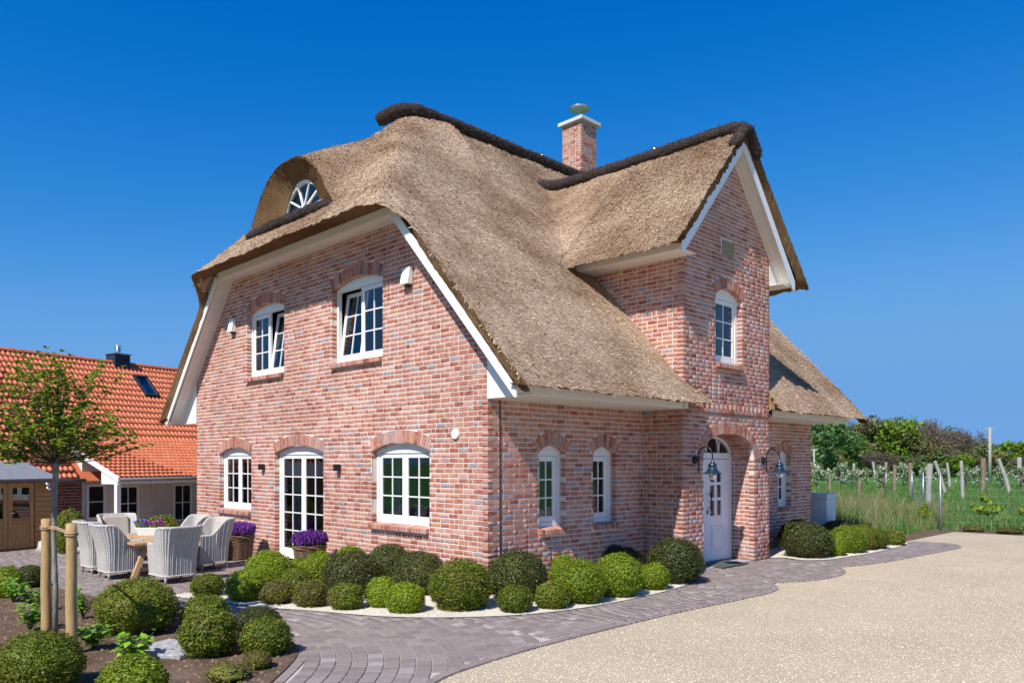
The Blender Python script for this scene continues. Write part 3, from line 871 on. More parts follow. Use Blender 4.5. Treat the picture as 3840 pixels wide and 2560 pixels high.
def window(F, op, leaves, cols, rows, seed, nring, dep=.095, door=False, tilt=None, sill=True, curtain=True, fw=.07, sw=.08):
    fw_ = fw; zt = op.zs - .035
    fr_ = MB()
    fbox(fr_, F, op.a0, op.a0 + fw_, dep, dep + .07, op.zb, zt); fbox(fr_, F, op.a1 - fw_, op.a1, dep, dep + .07, op.zb, zt)
    fbox(fr_, F, op.a0 + fw_, op.a1 - fw_, dep + .001, dep + .07, op.zb, op.zb + fw_)
    if leaves == 2: fbox(fr_, F, op.c - .012, op.c + .012, dep + .012, dep + .06, op.zb + fw_, zt)
    N = 24
    for i in range(N):
        x0 = -op.w + 2 * op.w * i / N; x1 = -op.w + 2 * op.w * (i + 1) / N
        za, zb_ = op.head(x0) + .004, op.head(x1) + .004
        v = [F.P(op.c + x, d, z) for d in (dep - .004, dep + .07) for x, z in ((x0, zt), (x1, zt), (x1, zb_), (x0, za))]
        fr_.hexa(v)
    par = fr_.build("door" if door else "window", "white_paint", house)
    lw = (op.a1 - op.a0 - 2 * fw_ - (.006 if leaves == 2 else 0)) / leaves
    for L in range(leaves):
        a0 = op.a0 + fw_ + .003 + L * (lw + .003); a1 = a0 + lw - .004; z0 = op.zb + fw_ + .004; z1 = zt - .006
        bot = sw + .01 if not door else .14
        tl = tilt is not None and L == tilt
        def T(p):
            if not tl: return p
            d = (p[2] - z0) * .13
            return (p[0], p[1] + d, p[2])
        def bx(mb, b0, b1, d0, d1, y0, y1):
            pr = [T(q) for q in [(a, d, z) for z in (y0, y1) for a, d in ((b0, d0), (b1, d0), (b1, d1), (b0, d1))]]
            p = [F.P(*q) for q in pr]
            if F.u.cross(-F.n).z < 0: p = [p[i] for i in (1, 0, 3, 2, 5, 4, 7, 6)]
            mb.hexa(p)
        ds, de = dep + .014, dep + .062
        s = MB()
        bx(s, a0, a0 + sw, ds, de, z0, z1); bx(s, a1 - sw, a1, ds, de, z0, z1); bx(s, a0 + sw, a1 - sw, ds + .001, de, z0, z0 + bot); bx(s, a0 + sw, a1 - sw, ds + .001, de, z1 - sw, z1)
        bevel(s.build("sash", "white_paint", par), .006, 1)
        g0, g1, h0, h1 = a0 + sw, a1 - sw, z0 + bot, z1 - sw
        bw = .024
        for c in range(1, cols):
            x = g0 + (g1 - g0) * c / cols; q = MB(); bx(q, x - bw / 2, x + bw / 2, ds + .006, de - .012, h0, h1); q.build("glazing_bar", "white_paint", par)
        for r_ in range(1, rows):
            z = h0 + (h1 - h0) * r_ / rows; q = MB(); bx(q, g0, g1, ds + .008, de - .014, z - bw / 2, z + bw / 2); q.build("glazing_bar", "white_paint", par)
        for c in range(cols):
            for r_ in range(rows):
                x0 = g0 + (g1 - g0) * c / cols; x1 = g0 + (g1 - g0) * (c + 1) / cols; y0 = h0 + (h1 - h0) * r_ / rows; y1 = h0 + (h1 - h0) * (r_ + 1) / rows
                dd = ds + .022
                # every pane sits a touch out of true, as real glazing does
                t1, t2 = random.uniform(-.0015, .0015), random.uniform(-.0015, .0015)
                pts_ = [(x0, dd + t1, y0), (x1, dd - t1, y0), (x1, dd - t1 + t2, y1), (x0, dd + t1 + t2, y1)]
                p = [F.P(*T(q)) for q in pts_]
                if F.u.cross(-F.n).z < 0: p = p[::-1]
                MB().quad(*p).build("pane", "glass", par)
    if curtain:
        cu = MB(); H0, H1 = op.zb + .02, zt
        for side in (-1, 1):
            n = 14; wid = op.w * .42
            for i in range(n):
                def cp(k):
                    x = (op.a0 if side < 0 else op.a1) - side * wid * k / n
                    return x, dep + .30 + .03 * math.sin(k * 1.9) + .01 * math.sin(k * 4.1)
                (xa, da), (xb, db) = cp(i), cp(i + 1)
                cu.quad(F.P(xa, da, H0), F.P(xb, db, H0), F.P(xb, db, H1), F.P(xa, da, H1))
        cu.build("curtain", "curtain", par)
    rm = MB(); D2 = dep + 1.6; m_ = .25
    a0, a1, z0, z1 = op.a0 - m_, op.a1 + m_, max(0, op.zb - .3), zt + .3
    c = [F.P(a, d, z) for z in (z0, z1) for a, d in ((a0, dep + .1), (a1, dep + .1), (a1, D2), (a0, D2))]
    rm.add(c, [(0, 1, 2, 3), (4, 5, 6, 7), (1, 2, 6, 5), (2, 3, 7, 6), (3, 0, 4, 7)])
    rm.build("room_lining", "room", par)
    if nring: arch_ring(F, op, nring, par, seed)
    if sill and not door: sill_row(F, op, par, seed + 50)
    return par
window(FA, W1, 2, 2, 3, 1, 26, .115); window(FA, DA, 2, 2, 5, 2, 30, .115, door=True); window(FA, W3, 2, 2, 3, 3, 24, .115)
window(FA, W4, 2, 2, 3, 4, 26, .115, tilt=0, curtain=False); window(FA, W5, 2, 2, 3, 5, 24, .115, tilt=1, curtain=False)
window(FB, B1, 1, 2, 3, 6, 11, .14, fw=.085, sw=.09); window(FB, B2, 1, 2, 3, 7, 11, .14, fw=.085, sw=.09); window(FB, B3, 1, 2, 3, 8, 11, .14, fw=.085, sw=.09)
window(FT, TW, 1, 2, 3, 9, 17, .12, fw=.08, sw=.085)
# porch arch: two half-brick rings broken up as headers
porch = empty("porch_arch"); porch.parent = house
rd = random.Random(4); apts, _ = arch_at(TD, 36)
for i in range(36):
    if i % 3 == 1:
        k = TD.t
        for lo_, hi_ in ((0, .5), (.5, 1)):
            class S: pass
            s = S(); s.c = TD.c; s.t = k * (hi_ - lo_)
            p = [apts[i][0] + apts[i][2] * k * lo_, apts[i][1] + apts[i][3] * k * lo_, apts[i][2], apts[i][3]]
            q = [apts[i + 1][0] + apts[i + 1][2] * k * lo_, apts[i + 1][1] + apts[i + 1][3] * k * lo_, apts[i + 1][2], apts[i + 1][3]]
            wedge_brick(FT, s, p, q, porch, rd)
    else: wedge_brick(FT, TD, apts[i], apts[i + 1], porch, rd)
# dog-tooth band over the arch
dm = MB()
dm.quad(FT.P(.1, .06, 3.10), FT.P(3.3, .06, 3.10), FT.P(3.3, .06, 3.25), FT.P(.1, .06, 3.25))
tooth = empty("dentil_band"); tooth.parent = house
dm.build("band_backing", "plain_wall", tooth)
a = .17
while a < 3.2:
    M = frame_matrix(FT, a + .05, 3.178, .085, .115, .1, -.016)
    link("dentil_brick", UMESH[int(a * 97) % 8], tooth, M)
    a += .172
a = .05
while a < 3.3:
    link("band_brick", UMESH[int(a * 53) % 8], tooth, frame_matrix(FT, a + .11, 3.075, .215, .07, .1, -.022)); a += .228
# date stone
pq = MB(); fbox(pq, FT, 5.54 - 4.12, 6.0 - 4.12, -.006, .05, 6.185, 6.48); bevel(pq.build("date_stone", "plaque_stone", house), .01, 2)

# ---- entrance door: two leaves under an arched fanlight
dY = .54
edoor = MB(); F = FT; c0 = TD.c; wv = TD.w
fbox(edoor, F, c0 - wv, c0 - wv + .05, dY - .02, dY + .06, .02, 2.2); fbox(edoor, F, c0 + wv - .05, c0 + wv, dY - .02, dY + .06, .02, 2.2)
fbox(edoor, F, c0 - wv + .05, c0 + wv - .05, dY - .03, dY + .06, 2.15, 2.27)
outer_pts, _ = arch_at(TD, 40)
for p, q in zip(outer_pts, outer_pts[1:]):
    if min(p[1], q[1]) < 2.19: continue
    v = []
    for d in (dY - .02, dY + .06):
        for (P_, off) in ((p, 0), (q, 0), (q, -.055), (p, -.055)): v.append(F.P(c0 + P_[0] + P_[2] * off, d, P_[1] + P_[3] * off))
    edoor.hexa(v)
ed = bevel(edoor.build("entrance_door", "door_paint", house), .006, 1)
fan = MB()   # interlaced tracery
def arcbar(cx, cz, r, a0, a1, n=14, w=.026):
    for i in range(n):
        t0 = R(a0 + (a1 - a0) * i / n); t1 = R(a0 + (a1 - a0) * (i + 1) / n)
        v = []
        for d in (dY, dY + .03):
            for rr, t in ((r - w / 2, t0), (r - w / 2, t1), (r + w / 2, t1), (r + w / 2, t0)):
                v.append(F.P(cx + rr * math.cos(t), d + .0006 * (cx * 10 % 3), cz + rr * math.sin(t)))
        fan.hexa(v)
for cx in (-1.0, -.5, 0, .5, 1.0):
    for s in (-1, 1):
        # gothic arcs springing from the transom, clipped by the arch
        r_ = .62; ccx = cx + s * r_
        for i in range(18):
            a0 = i * 4.2; a1 = a0 + 4.2
            xs = ccx - s * r_ * math.cos(R(a1)); zs_ = 2.26 + r_ * math.sin(R(a1))
            if abs(xs) > wv - .03 or zs_ > TD.head(max(-wv + .01, min(wv - .01, xs))) - .03: break
            if s > 0: arcbar(c0 + ccx, 2.26, r_, 180 - a0, 180 - a1, 1)
            else: arcbar(c0 + ccx, 2.26, r_, a0, a1, 1)
fan.build("fanlight_tracery", "door_paint", ed)
fg = MB(); N = 24
for i in range(N):
    x0 = -wv + .05 + (2 * wv - .1) * i / N; x1 = -wv + .05 + (2 * wv - .1) * (i + 1) / N
    fg.quad(F.P(c0 + x0, dY + .035, 2.26), F.P(c0 + x1, dY + .035, 2.26), F.P(c0 + x1, dY + .035, TD.head(x1) - .02), F.P(c0 + x0, dY + .035, TD.head(x0) - .02))
fg.build("fanlight_glass", "glass", ed)
for s in (-1, 1):
    lf = MB()
    def lb(x0, x1, d0, d1, z0, z1): fbox(lf, F, c0 + min(s * x0, s * x1), c0 + max(s * x0, s * x1), dY + d0, dY + d1, z0, z1)
    x0, x1 = .006, wv - .055
    px = [(.155, .335), (.43, .60)]
    lb(x0, px[0][0], 0, .05, .03, 2.14); lb(px[1][1], x1, 0, .05, .03, 2.14); lb(px[0][1], px[1][0], .001, .05, .93, 1.95)
    lb(px[0][0], px[1][1], .002, .05, .03, .93)
    # rows of panes, arched top rail
    zr = [(.93, .97), (1.28, 1.34), (1.60, 1.66)]
    for z0, z1 in zr: lb(px[0][0], px[1][1], .003, .05, z0, z1)
    for (p0, p1), (zt0, zt1) in zip(px, ((1.97, 1.95), (1.93, 1.84))):
        n = 6
        for i in range(n):
            xa = p0 + (p1 - p0) * i / n; xb = p0 + (p1 - p0) * (i + 1) / n
            za = zt0 + (zt1 - zt0) * (i / n) ** 1.5; zb_ = zt0 + (zt1 - zt0) * ((i + 1) / n) ** 1.5
            A = [F.P(c0 + s * x, dY + d, z) for d in (.002, .05) for x, z in ((xa, za), (xb, zb_), (xb, 2.14), (xa, 2.14))]
            if s < 0: A = [A[k] for k in (1, 0, 3, 2, 5, 4, 7, 6)]
            lf.hexa(A)
    lb(px[0][1], px[1][0], .003, .05, 1.8, 2.14)
    bevel(lf.build("door_leaf", "door_paint", ed), .005, 1)
    pan = MB()   # moulded lower panel
    def pb(x0, x1, d0, z0, z1):
        fbox(pan, F, c0 + min(s * x0, s * x1), c0 + max(s * x0, s * x1), dY + d0, dY + .01, z0, z1)
    pb(.15, .66, -.012, .24, .265); pb(.15, .66, -.012, .735, .76); pb(.15, .175, -.012, .265, .735); pb(.635, .66, -.012, .265, .735); pb(.225, .585, -.016, .315, .685)
    bevel(pan.build("door_panel", "door_paint", ed), .006, 1)
    for (p0, p1) in px:
        for z0, z1 in ((.97, 1.28), (1.34, 1.60), (1.66, 1.97)):
            q = [F.P(c0 + s * x, dY + .03, z) for x, z in ((p0, z0), (p1, z0), (p1, z1), (p0, z1))]
            MB().quad(*(q if s > 0 else q[::-1])).build("pane", "glass", ed)
    if s > 0:
        hd = MB(); xh = c0 + .095
        hd.tube([F.P(xh, -.065 + dY, 1.10), F.P(xh, -.065 + dY, 1.46)], .014, 8)
        for z in (1.14, 1.42): hd.tube([F.P(xh, dY - .065, z), F.P(xh - .0, dY + .01, z)], .011, 8)
        hd.build("pull_handle", "black_metal", ed, True)
        kk = MB(); fbox(kk, F, c0 + .03, c0 + .07, dY - .012, dY + .01, 1.0, 1.10); kk.build("lock_plate", "black_metal", ed)
er = MB(); z1 = 2.75
c = [F.P(a_, d, z) for z in (0.0, z1) for a_, d in ((c0 - wv, dY + .06), (c0 + wv, dY + .06), (c0 + wv, dY + 1.2), (c0 - wv, dY + 1.2))]
er.add(c, [(0, 1, 2, 3), (4, 5, 6, 7), (1, 2, 6, 5), (2, 3, 7, 6), (3, 0, 4, 7)]); er.build("hall_lining", "room", ed)
th = MB(); fbox(th, FT, .72, 2.71, .05, .58, -.02, .016); th.build("threshold", "stone_grey", house)

# ------------------------------------------------------------------ thatched roof
def smin(a, b, k):
    h = np.clip(.5 + .5 * (b - a) / k, 0, 1); return b * (1 - h) + a * h - k * h * (1 - h)
def smax(a, b, k): return -smin(-a, -b, k)
def main_z(X, Y):
    f = 3.15 + 1.042 * (Y + 1.28); bk = 3.15 + 1.042 * (12.03 - Y)
    # slight belly and flare of hand-laid thatch
    f = f + .10 * np.sin(np.clip((Y + 1.28) / 6.6, 0, 1) * math.pi)
    hl = 6.33 + 1.08 * (X + .95); hr = 6.33 + 1.08 * (12.51 - X)
    z = smin(f, bk, .25)
    z = smin(z, hl, .55); z = smin(z, hr, .55)
    return z
def dorm_z(X):
    l = 5.90 + 1.11 * (X - 3.30); r = 5.92 + .992 * (8.60 - X)
    return smin(l, r, .2)
EY, EX, EZ = 5.42, -.42, 6.97
def brow_z(X, Y):
    d = np.abs(Y - EY) / 1.6
    return EZ + 1.15 * (1 - d ** 2.5) + .50 * (X - EX)
def sstep(t): t = np.clip(t, 0, 1); return t * t * (3 - 2 * t)
def edge_x(Y):
    t = sstep((Y - 1.15) / .85) * sstep((9.6 - Y) / .85)
    return -.45 - .50 * t, t
nz = lambda X, Y, s, o: np.array([vnoise(x * s, y * s, o) for x, y in zip(np.ravel(X), np.ravel(Y))]).reshape(np.shape(X))
Ys = np.concatenate([np.arange(-1.28, 1.57, .055), [1.57], np.arange(1.57, 6.6, .06), np.arange(6.6, 9.9, .09), np.arange(9.9, 11.95, .2), [12.03]])
dup = int(np.argmin(np.abs(Ys - 1.57)))           # row doubled where the entrance gable meets the main slope
rows = []; nl = 9; nr = 205
for j, y in enumerate(Ys):
    xl, t = edge_x(np.array(y)); xl = float(xl); xr = 11.56 - xl
    xa = np.linspace(xl, EX, nl); xb = EX + (xr - EX) * np.linspace(0, 1, nr)
    rows.append(np.concatenate([xa, xb]))
X = np.array(rows); Y = np.repeat(Ys[:, None], X.shape[1], 1)
Z = main_z(X, Y)
up = (np.arange(len(Ys)) > dup)[:, None] | np.zeros_like(X, bool)
dz_ = dorm_z(X)
Z = np.where(up, smax(Z, np.where((X > 2.6) & (X < 9.0), dz_, -50), .30), Z)
hipface = np.zeros_like(X, bool); hipface[:, nl:] = True
Z = np.where(hipface & (X < 3.2), smax(Z, brow_z(X, Y), .35), Z)
rel = nz(X, Y, 1.3, 3.0) * .035 + nz(X, Y, 6.0, 9.0) * .014
ragged = rng.normal(0, .010, X.shape)
Z = Z + rel + ragged
fr = np.exp(-((Y + 1.28) / .05) ** 2)
Y = Y + fr * rng.normal(0, .014, Y.shape)
nj, ni = X.shape
idx = np.arange(nj * ni).reshape(nj, ni)
q = np.stack([idx[:-1, :-1], idx[:-1, 1:], idx[1:, 1:], idx[1:, :-1]], -1)
xc = (X[:-1, :-1] + X[1:, 1:]) / 2; yc = (Y[:-1, :-1] + Y[1:, 1:]) / 2
ok = np.ones(xc.shape, bool)
span = np.maximum.reduce([Z[:-1, :-1], Z[:-1, 1:], Z[1:, 1:], Z[1:, :-1]]) - np.minimum.reduce([Z[:-1, :-1], Z[:-1, 1:], Z[1:, 1:], Z[1:, :-1]])
seam = np.zeros(xc.shape, bool); seam[:, nl - 1] = True       # eyebrow opening
ok &= ~(seam & (span > .09))
rowseam = np.zeros(xc.shape, bool); rowseam[dup - 1:dup + 1] = True
ok &= ~(rowseam & (span > .35))
ok &= ~((xc > 4.25) & (xc < 7.40) & (yc > -.86) & (yc < 1.5))
cutL = 4.74 - (yc + 1.28) / .4 * .5; cutR = 7.22 + (yc + 1.28) / .4 * .25
ok &= ~((yc <= -.86) & (xc > cutL) & (xc < cutR))
RV = np.stack([X, Y, Z], -1).reshape(-1, 3); RF = q[ok]
roof = link("thatched_roof", np_mesh("thatched_roof", RV, RF, "thatch", True), house)

# cut edges of the thatch
def strip(name, A, B, mat="thatch_edge", sub=5):
    A = np.asarray(A); B = np.asarray(B); n = len(A); V = []
    for k in range(sub + 1):
        t = k / sub; jt = rng.normal(0, .008, (n, 3)) if 0 < k < sub else 0
        V.append(A * (1 - t) + B * t + jt)
    V = np.concatenate(V); F_ = []
    for k in range(sub):
        for i in range(n - 1): F_.append((k * n + i, k * n + i + 1, (k + 1) * n + i + 1, (k + 1) * n + i))
    return link(name, np_mesh(name, V, np.array(F_), mat), roof)
for s, jx in ((1, 0), (-1, ni - 1)):
    A = np.stack([X[:, jx], Y[:, jx], Z[:, jx]], -1)
    _, t = edge_x(Y[:, jx])
    xin = np.where(s > 0, -.375 + .04 * t, 11.935 - .04 * t)
    zin = A[:, 2] * (1 - t) + 6.46 * t - .27 * (1 - t)
    zin = np.where((A[:, 1] > 1.0) & (A[:, 1] < 9.7), np.minimum(zin, 6.46), zin)
    B = np.stack([xin, A[:, 1], np.maximum(zin, 3.06)], -1)
    strip("verge_edge", A, B)
A = np.stack([X[0], Y[0], Z[0]], -1); B = np.stack([X[0], np.full(ni, -.92), np.full(ni, 3.20)], -1)
cl_ = A[:, 0] < 4.70
strip("eave_edge", A[cl_], B[cl_]); cr_ = A[:, 0] > 7.24; strip("eave_edge", A[cr_], B[cr_])
A = np.stack([X[-1], Y[-1], Z[-1]], -1); B = np.stack([X[-1], np.full(ni, 11.6), np.full(ni, 3.2)], -1); strip("eave_edge", A, B, sub=1)
# cut ends beside the tower front
yy = np.linspace(-1.28, -.86, 6)
strip("cut_end", np.stack([4.74 - (yy + 1.28) / .4 * .5, yy, main_z(np.full(6, 4.6), yy)], -1), np.stack([4.64 - (yy + 1.28) / .4 * .5, yy + .03, np.full(6, 3.2)], -1), sub=3)

yy = np.linspace(-1.28, -.80, 8)
strip("cut_end", np.stack([7.24 + (yy + 1.28) / .4 * .25, yy, main_z(np.full(8, 7.4), yy) + .02], -1), np.stack([7.50 + yy * 0, yy * .5 - .47, np.full(8, 3.19)], -1), "straw_cut", 4)
# entrance gable roof
DX = np.linspace(3.30, 8.60, 103); DY = np.concatenate([np.arange(-1.27, 1.60, .05), [1.62]])
DXX, DYY = np.meshgrid(DX, DY)
DZZ = dorm_z(DXX) + nz(DXX, DYY, 1.4, 21.0) * .03 + nz(DXX, DYY, 6, 31.0) * .012 + rng.normal(0, .009, DXX.shape)
dj, di = DXX.shape; ix = np.arange(dj * di).reshape(dj, di)
DF = np.stack([ix[:-1, :-1], ix[:-1, 1:], ix[1:, 1:], ix[1:, :-1]], -1).reshape(-1, 4)
DV = np.stack([DXX, DYY, DZZ], -1).reshape(-1, 3)
groof = link("gable_thatch", np_mesh("gable_thatch", DV, DF, "thatch_painted_shade", True), roof)
A = np.stack([DXX[0], DYY[0], DZZ[0]], -1); tt = np.clip(np.minimum(DX - 3.30, 8.60 - DX) / .35, 0, 1)
B = np.stack([DX, np.full(di, -1.195), DZZ[0] - .02 - .30 * tt], -1); strip("verge_edge", A, B)
for jx, s in ((0, 1), (di - 1, -1)):
    A = np.stack([DXX[:, jx], DYY[:, jx], DZZ[:, jx]], -1); B = A + np.array([(.36 if s > 0 else .62) * s, 0, .10]); B[:, 2] = 6.05
    strip("eave_edge", A, B)

# eyebrow dormer: thatch lining, window, heather sill
yb = np.linspace(EY - 1.62, EY + 1.62, 61)
top = np.maximum(brow_z(np.full(61, EX), yb), main_z(np.full(61, EX), yb)) + .02
sil = EZ - .05
def brow_curve(k, dy, x):
    """opening outline shrunk by k, set back to x"""
    yy = EY + (yb - EY) * (1 - dy); zz = np.maximum(sil, EZ + (top - EZ) * 1.0 - k)
    return np.stack([np.full(61, x), yy, zz], -1)
A = np.stack([np.full(61, EX), yb, top], -1)
strip("eyebrow_edge", A, brow_curve(.06, .025, EX + .03), sub=2)
strip("eyebrow_lining", brow_curve(.06, .025, EX + .03), brow_curve(.34, .42, -.10), "thatch_edge", 6)
brow = empty("eyebrow_window"); brow.parent = house
def half_ellipse(w, h, n=28): return [(w * math.cos(math.pi * i / n), h * math.sin(math.pi * i / n)) for i in range(n + 1)]
bz = 7.20
def ring(name, w0, h0, w1, h1, x0, x1, mat):
    mb = MB(); a = half_ellipse(w0, h0); b_ = half_ellipse(w1, h1)
    for i in range(len(a) - 1):
        v = [(x, EY + p[0], bz + p[1]) for x in (x0, x1) for p in (a[i], a[i + 1], b_[i + 1], b_[i])]
        mb.hexa(v)
    return mb.build(name, mat, brow)
ring("reveal_board", 1.0, .80, .86, .68, -.14, .0, "white_paint"); ring("frame", .86, .68, .76, .60, -.10, .0, "white_paint"); ring("sash", .755, .595, .68, .53, -.08, .0, "white_paint")
mb = MB(); mb.box(-.13, EY - 1.0, bz - .12, 0, EY + 1.0, bz + .03); mb.build("bottom_rail", "white_paint", brow)
for i in range(1, 5):
    a = math.pi * i / 5; mb = MB(); mb.bar((-.05, EY, bz + .03), (-.05, EY + .70 * math.cos(a), bz + .55 * math.sin(a)), .035, .03, (1, 0, 0)); mb.build("glazing_bar", "white_paint", brow)
mb = MB(); e = half_ellipse(.12, .10, 12); mb.prism([(-.075, EY + p[0], bz + .02 + p[1]) for p in e], (.03, 0, 0)); mb.build("hub", "white_paint", brow)
for i in range(5):
    a0, a1 = math.pi * i / 5, math.pi * (i + 1) / 5; pts_ = [(-.035, EY, bz + .02)] + [(-.035, EY + .70 * math.cos(a0 + (a1 - a0) * k / 6), bz + .02 + .54 * math.sin(a0 + (a1 - a0) * k / 6)) for k in range(7)]
    MB().add(pts_, [tuple(range(7, -1, -1))]).build("pane", "glass", brow)
mb = MB(); mb.add([(x, y, z) for x in (.02, .55) for y, z in ((EY - .9, 6.95), (EY + .9, 6.95), (EY + .9, 7.85), (EY - .9, 7.85))], [(4, 5, 6, 7), (0, 1, 5, 4), (1, 2, 6, 5), (2, 3, 7, 6), (3, 0, 4, 7)]); mb.build("attic_lining", "room", brow)

# heather rolls on the ridges and under the eyebrow
def roll(name, pts, r, mat="heather", seed=0, twigs=1400, squash=.85, par=None):
    P = [Vector(p) for p in pts]; fine = []
    for i in range(len(P) - 1):
        n = max(1, int((P[i + 1] - P[i]).length / .05))
        for k in range(n): fine.append(P[i].lerp(P[i + 1], k / n))
    fine.append(P[-1])
    for _ in range(4):
        fine = [fine[0]] + [(fine[i - 1] + fine[i] * 2 + fine[i + 1]) / 4 for i in range(1, len(fine) - 1)] + [fine[-1]]
    n = len(fine); rr = []
    for i in range(n):
        e = min(1.0, (i + .6) / 3, (n - i - .4) / 3); rr.append(r * (.55 + .45 * e) * (1 + .10 * vnoise(i * .35, seed * 3.1)))
    mb = MB(); mb.tube(fine, rr, 14, True, squash)
    mb.v = [tuple(Vector(v) + Vector((vnoise(v[0] * 9, v[1] * 9, v[2] * 9 + k) * .018 for k in (0, 5, 9)))) for v in mb.v]
    o = mb.build(name, mat, par or roof, True)
    rd = random.Random(seed); V = []; Q = []
    for _ in range(twigs):
        i = rd.randrange(1, n - 1); d = (fine[i + 1] - fine[i - 1]).normalized(); a = rd.uniform(-.6, math.pi + .6)
        x = d.cross(Vector((0, 0, 1))).normalized(); y = x.cross(d); nn = (x * math.cos(a) + y * math.sin(a) * squash)
        p = fine[i] + nn * rr[i] * .97 + d * rd.uniform(-.05, .05); t = (d * rd.uniform(-1, 1) + nn * rd.uniform(.1, .7) + Vector((rd.uniform(-.5, .5),) * 1 + (rd.uniform(-.5, .5), rd.uniform(-.4, .3)))).normalized()
        w = t.cross(nn).normalized() * .006; L = rd.uniform(.04, .10); oo = len(V)
        V += [tuple(p - w), tuple(p + w), tuple(p + t * L)]; Q.append((oo, oo + 1, oo + 2))
    tw = link("heather_twigs", np_mesh("heather_twigs", V, Q, "heather_twig"), par or roof); tag(tw, kind="stuff")
    return o
roll("heather_ridge", [(2.12, 5.95, 9.86), (2.42, 5.58, 10.08), (2.75, 5.40, 10.15), (4, 5.375, 10.15), (6, 5.375, 10.13), (9.1, 5.375, 10.12)], .18, seed=1, twigs=3200)
roll("heather_ridge", [(9.1, 5.375, 10.12), (9.5, 5.5, 10.0), (9.9, 6.0, 9.6)], .20, seed=5, twigs=300)
roll("heather_ridge", [(5.81, -1.36, 8.56), (5.81, -1.0, 8.70), (5.81, .5, 8.70), (5.81, 2.5, 8.70), (5.81, 3.7, 8.74), (5.81, 4.4, 8.92)], .165, seed=2, twigs=2200)
for s in (-1, 1): roll("heather_cap", [(5.81 + s * .05, -1.22, 8.63), (5.81 + s * .22, -1.24, 8.44), (5.81 + s * .45, -1.22, 8.16)], .14, seed=7 + s, twigs=300, squash=.8)
roll("heather_sill", [(EX + .12, EY - 1.72, 6.88), (EX + .0, EY - 1.2, 6.90), (EX - .03, EY, 6.90), (EX + .0, EY + 1.2, 6.90), (EX + .06, EY + 1.72, 6.92)], .14, seed=3, twigs=1000)
# ridge vents: small bright caps
for x in (4.55, 7.2):
    mb = MB(); mb.lathe([(0, .12), (.05, .11), (.065, .06), (.065, 0)], 12, (x, 5.5, 10.30)); mb.build("ridge_vent", "steel_bright", roof, True)
for y in (1.0, 3.55):
    mb = MB(); mb.lathe([(0, .12), (.05, .11), (.065, .06), (.065, 0)], 12, (5.95, y, 8.84)); mb.build("ridge_vent", "steel_bright", roof, True)

# loose reed ends over every slope in view
def reeds(V, F_, n, mask, seed):
    V = np.asarray(V); T = np.concatenate([F_[:, [0, 1, 2]], F_[:, [0, 2, 3]]]); a, b_, c_ = V[T[:, 0]], V[T[:, 1]], V[T[:, 2]]
    nn = np.cross(b_ - a, c_ - a); ar = np.linalg.norm(nn, axis=1); cen = (a + b_ + c_) / 3
    ar = ar * mask(cen); r2 = np.random.default_rng(seed); k = r2.choice(len(T), n, p=ar / ar.sum())
    u, v = r2.random(n), r2.random(n); sw = u + v > 1; u[sw] = 1 - u[sw]; v[sw] = 1 - v[sw]
    p = a[k] + (b_ - a)[k] * u[:, None] + (c_ - a)[k] * v[:, None]
    nr_ = nn[k] / np.linalg.norm(nn[k], axis=1)[:, None]; nr_[nr_[:, 2] < 0] *= -1
    down = np.array([0, 0, -1.0]) - nr_ * (-nr_[:, 2])[:, None]; down /= np.linalg.norm(down, axis=1)[:, None] + 1e-6
    side = np.cross(nr_, down)
    ang = r2.normal(0, .55, n); t = down * np.cos(ang)[:, None] + side * np.sin(ang)[:, None]
    t = t + nr_ * r2.uniform(.12, .5, n)[:, None]; t /= np.linalg.norm(t, axis=1)[:, None]
    w = np.cross(nr_, t); w /= np.linalg.norm(w, axis=1)[:, None] + 1e-6
    L = r2.uniform(.03, .085, n)[:, None]; W = r2.uniform(.004, .009, n)[:, None]
    p0 = p - nr_ * .006
    V2 = np.stack([p0 - w * W, p0 + w * W, p0 + t * L + w * W * .6, p0 + t * L - w * W * .6], 1).reshape(-1, 3)
    return V2, np.arange(n * 4).reshape(-1, 4)
m1 = lambda c: ((c[:, 1] < 5.6) | ((c[:, 0] < 2.6) & (c[:, 1] < 9.4))).astype(float)
V2, F2_ = reeds(RV, RF, 125000, m1, 5); tag(link("reed_ends", np_mesh("reed_ends", V2, F2_, "reed"), roof), kind="stuff")
V2, F2_ = reeds(DV, DF, 26000, lambda c: (c[:, 0] < 6.4).astype(float) + .35, 6); tag(link("reed_ends", np_mesh("reed_ends", V2, F2_, "reed"), roof), kind="stuff")

# ---- white woodwork under the thatch
def board(name, pts, off, mat="soffit", parent=None):
    return MB().prism(pts, off).build(name, mat, parent or house)
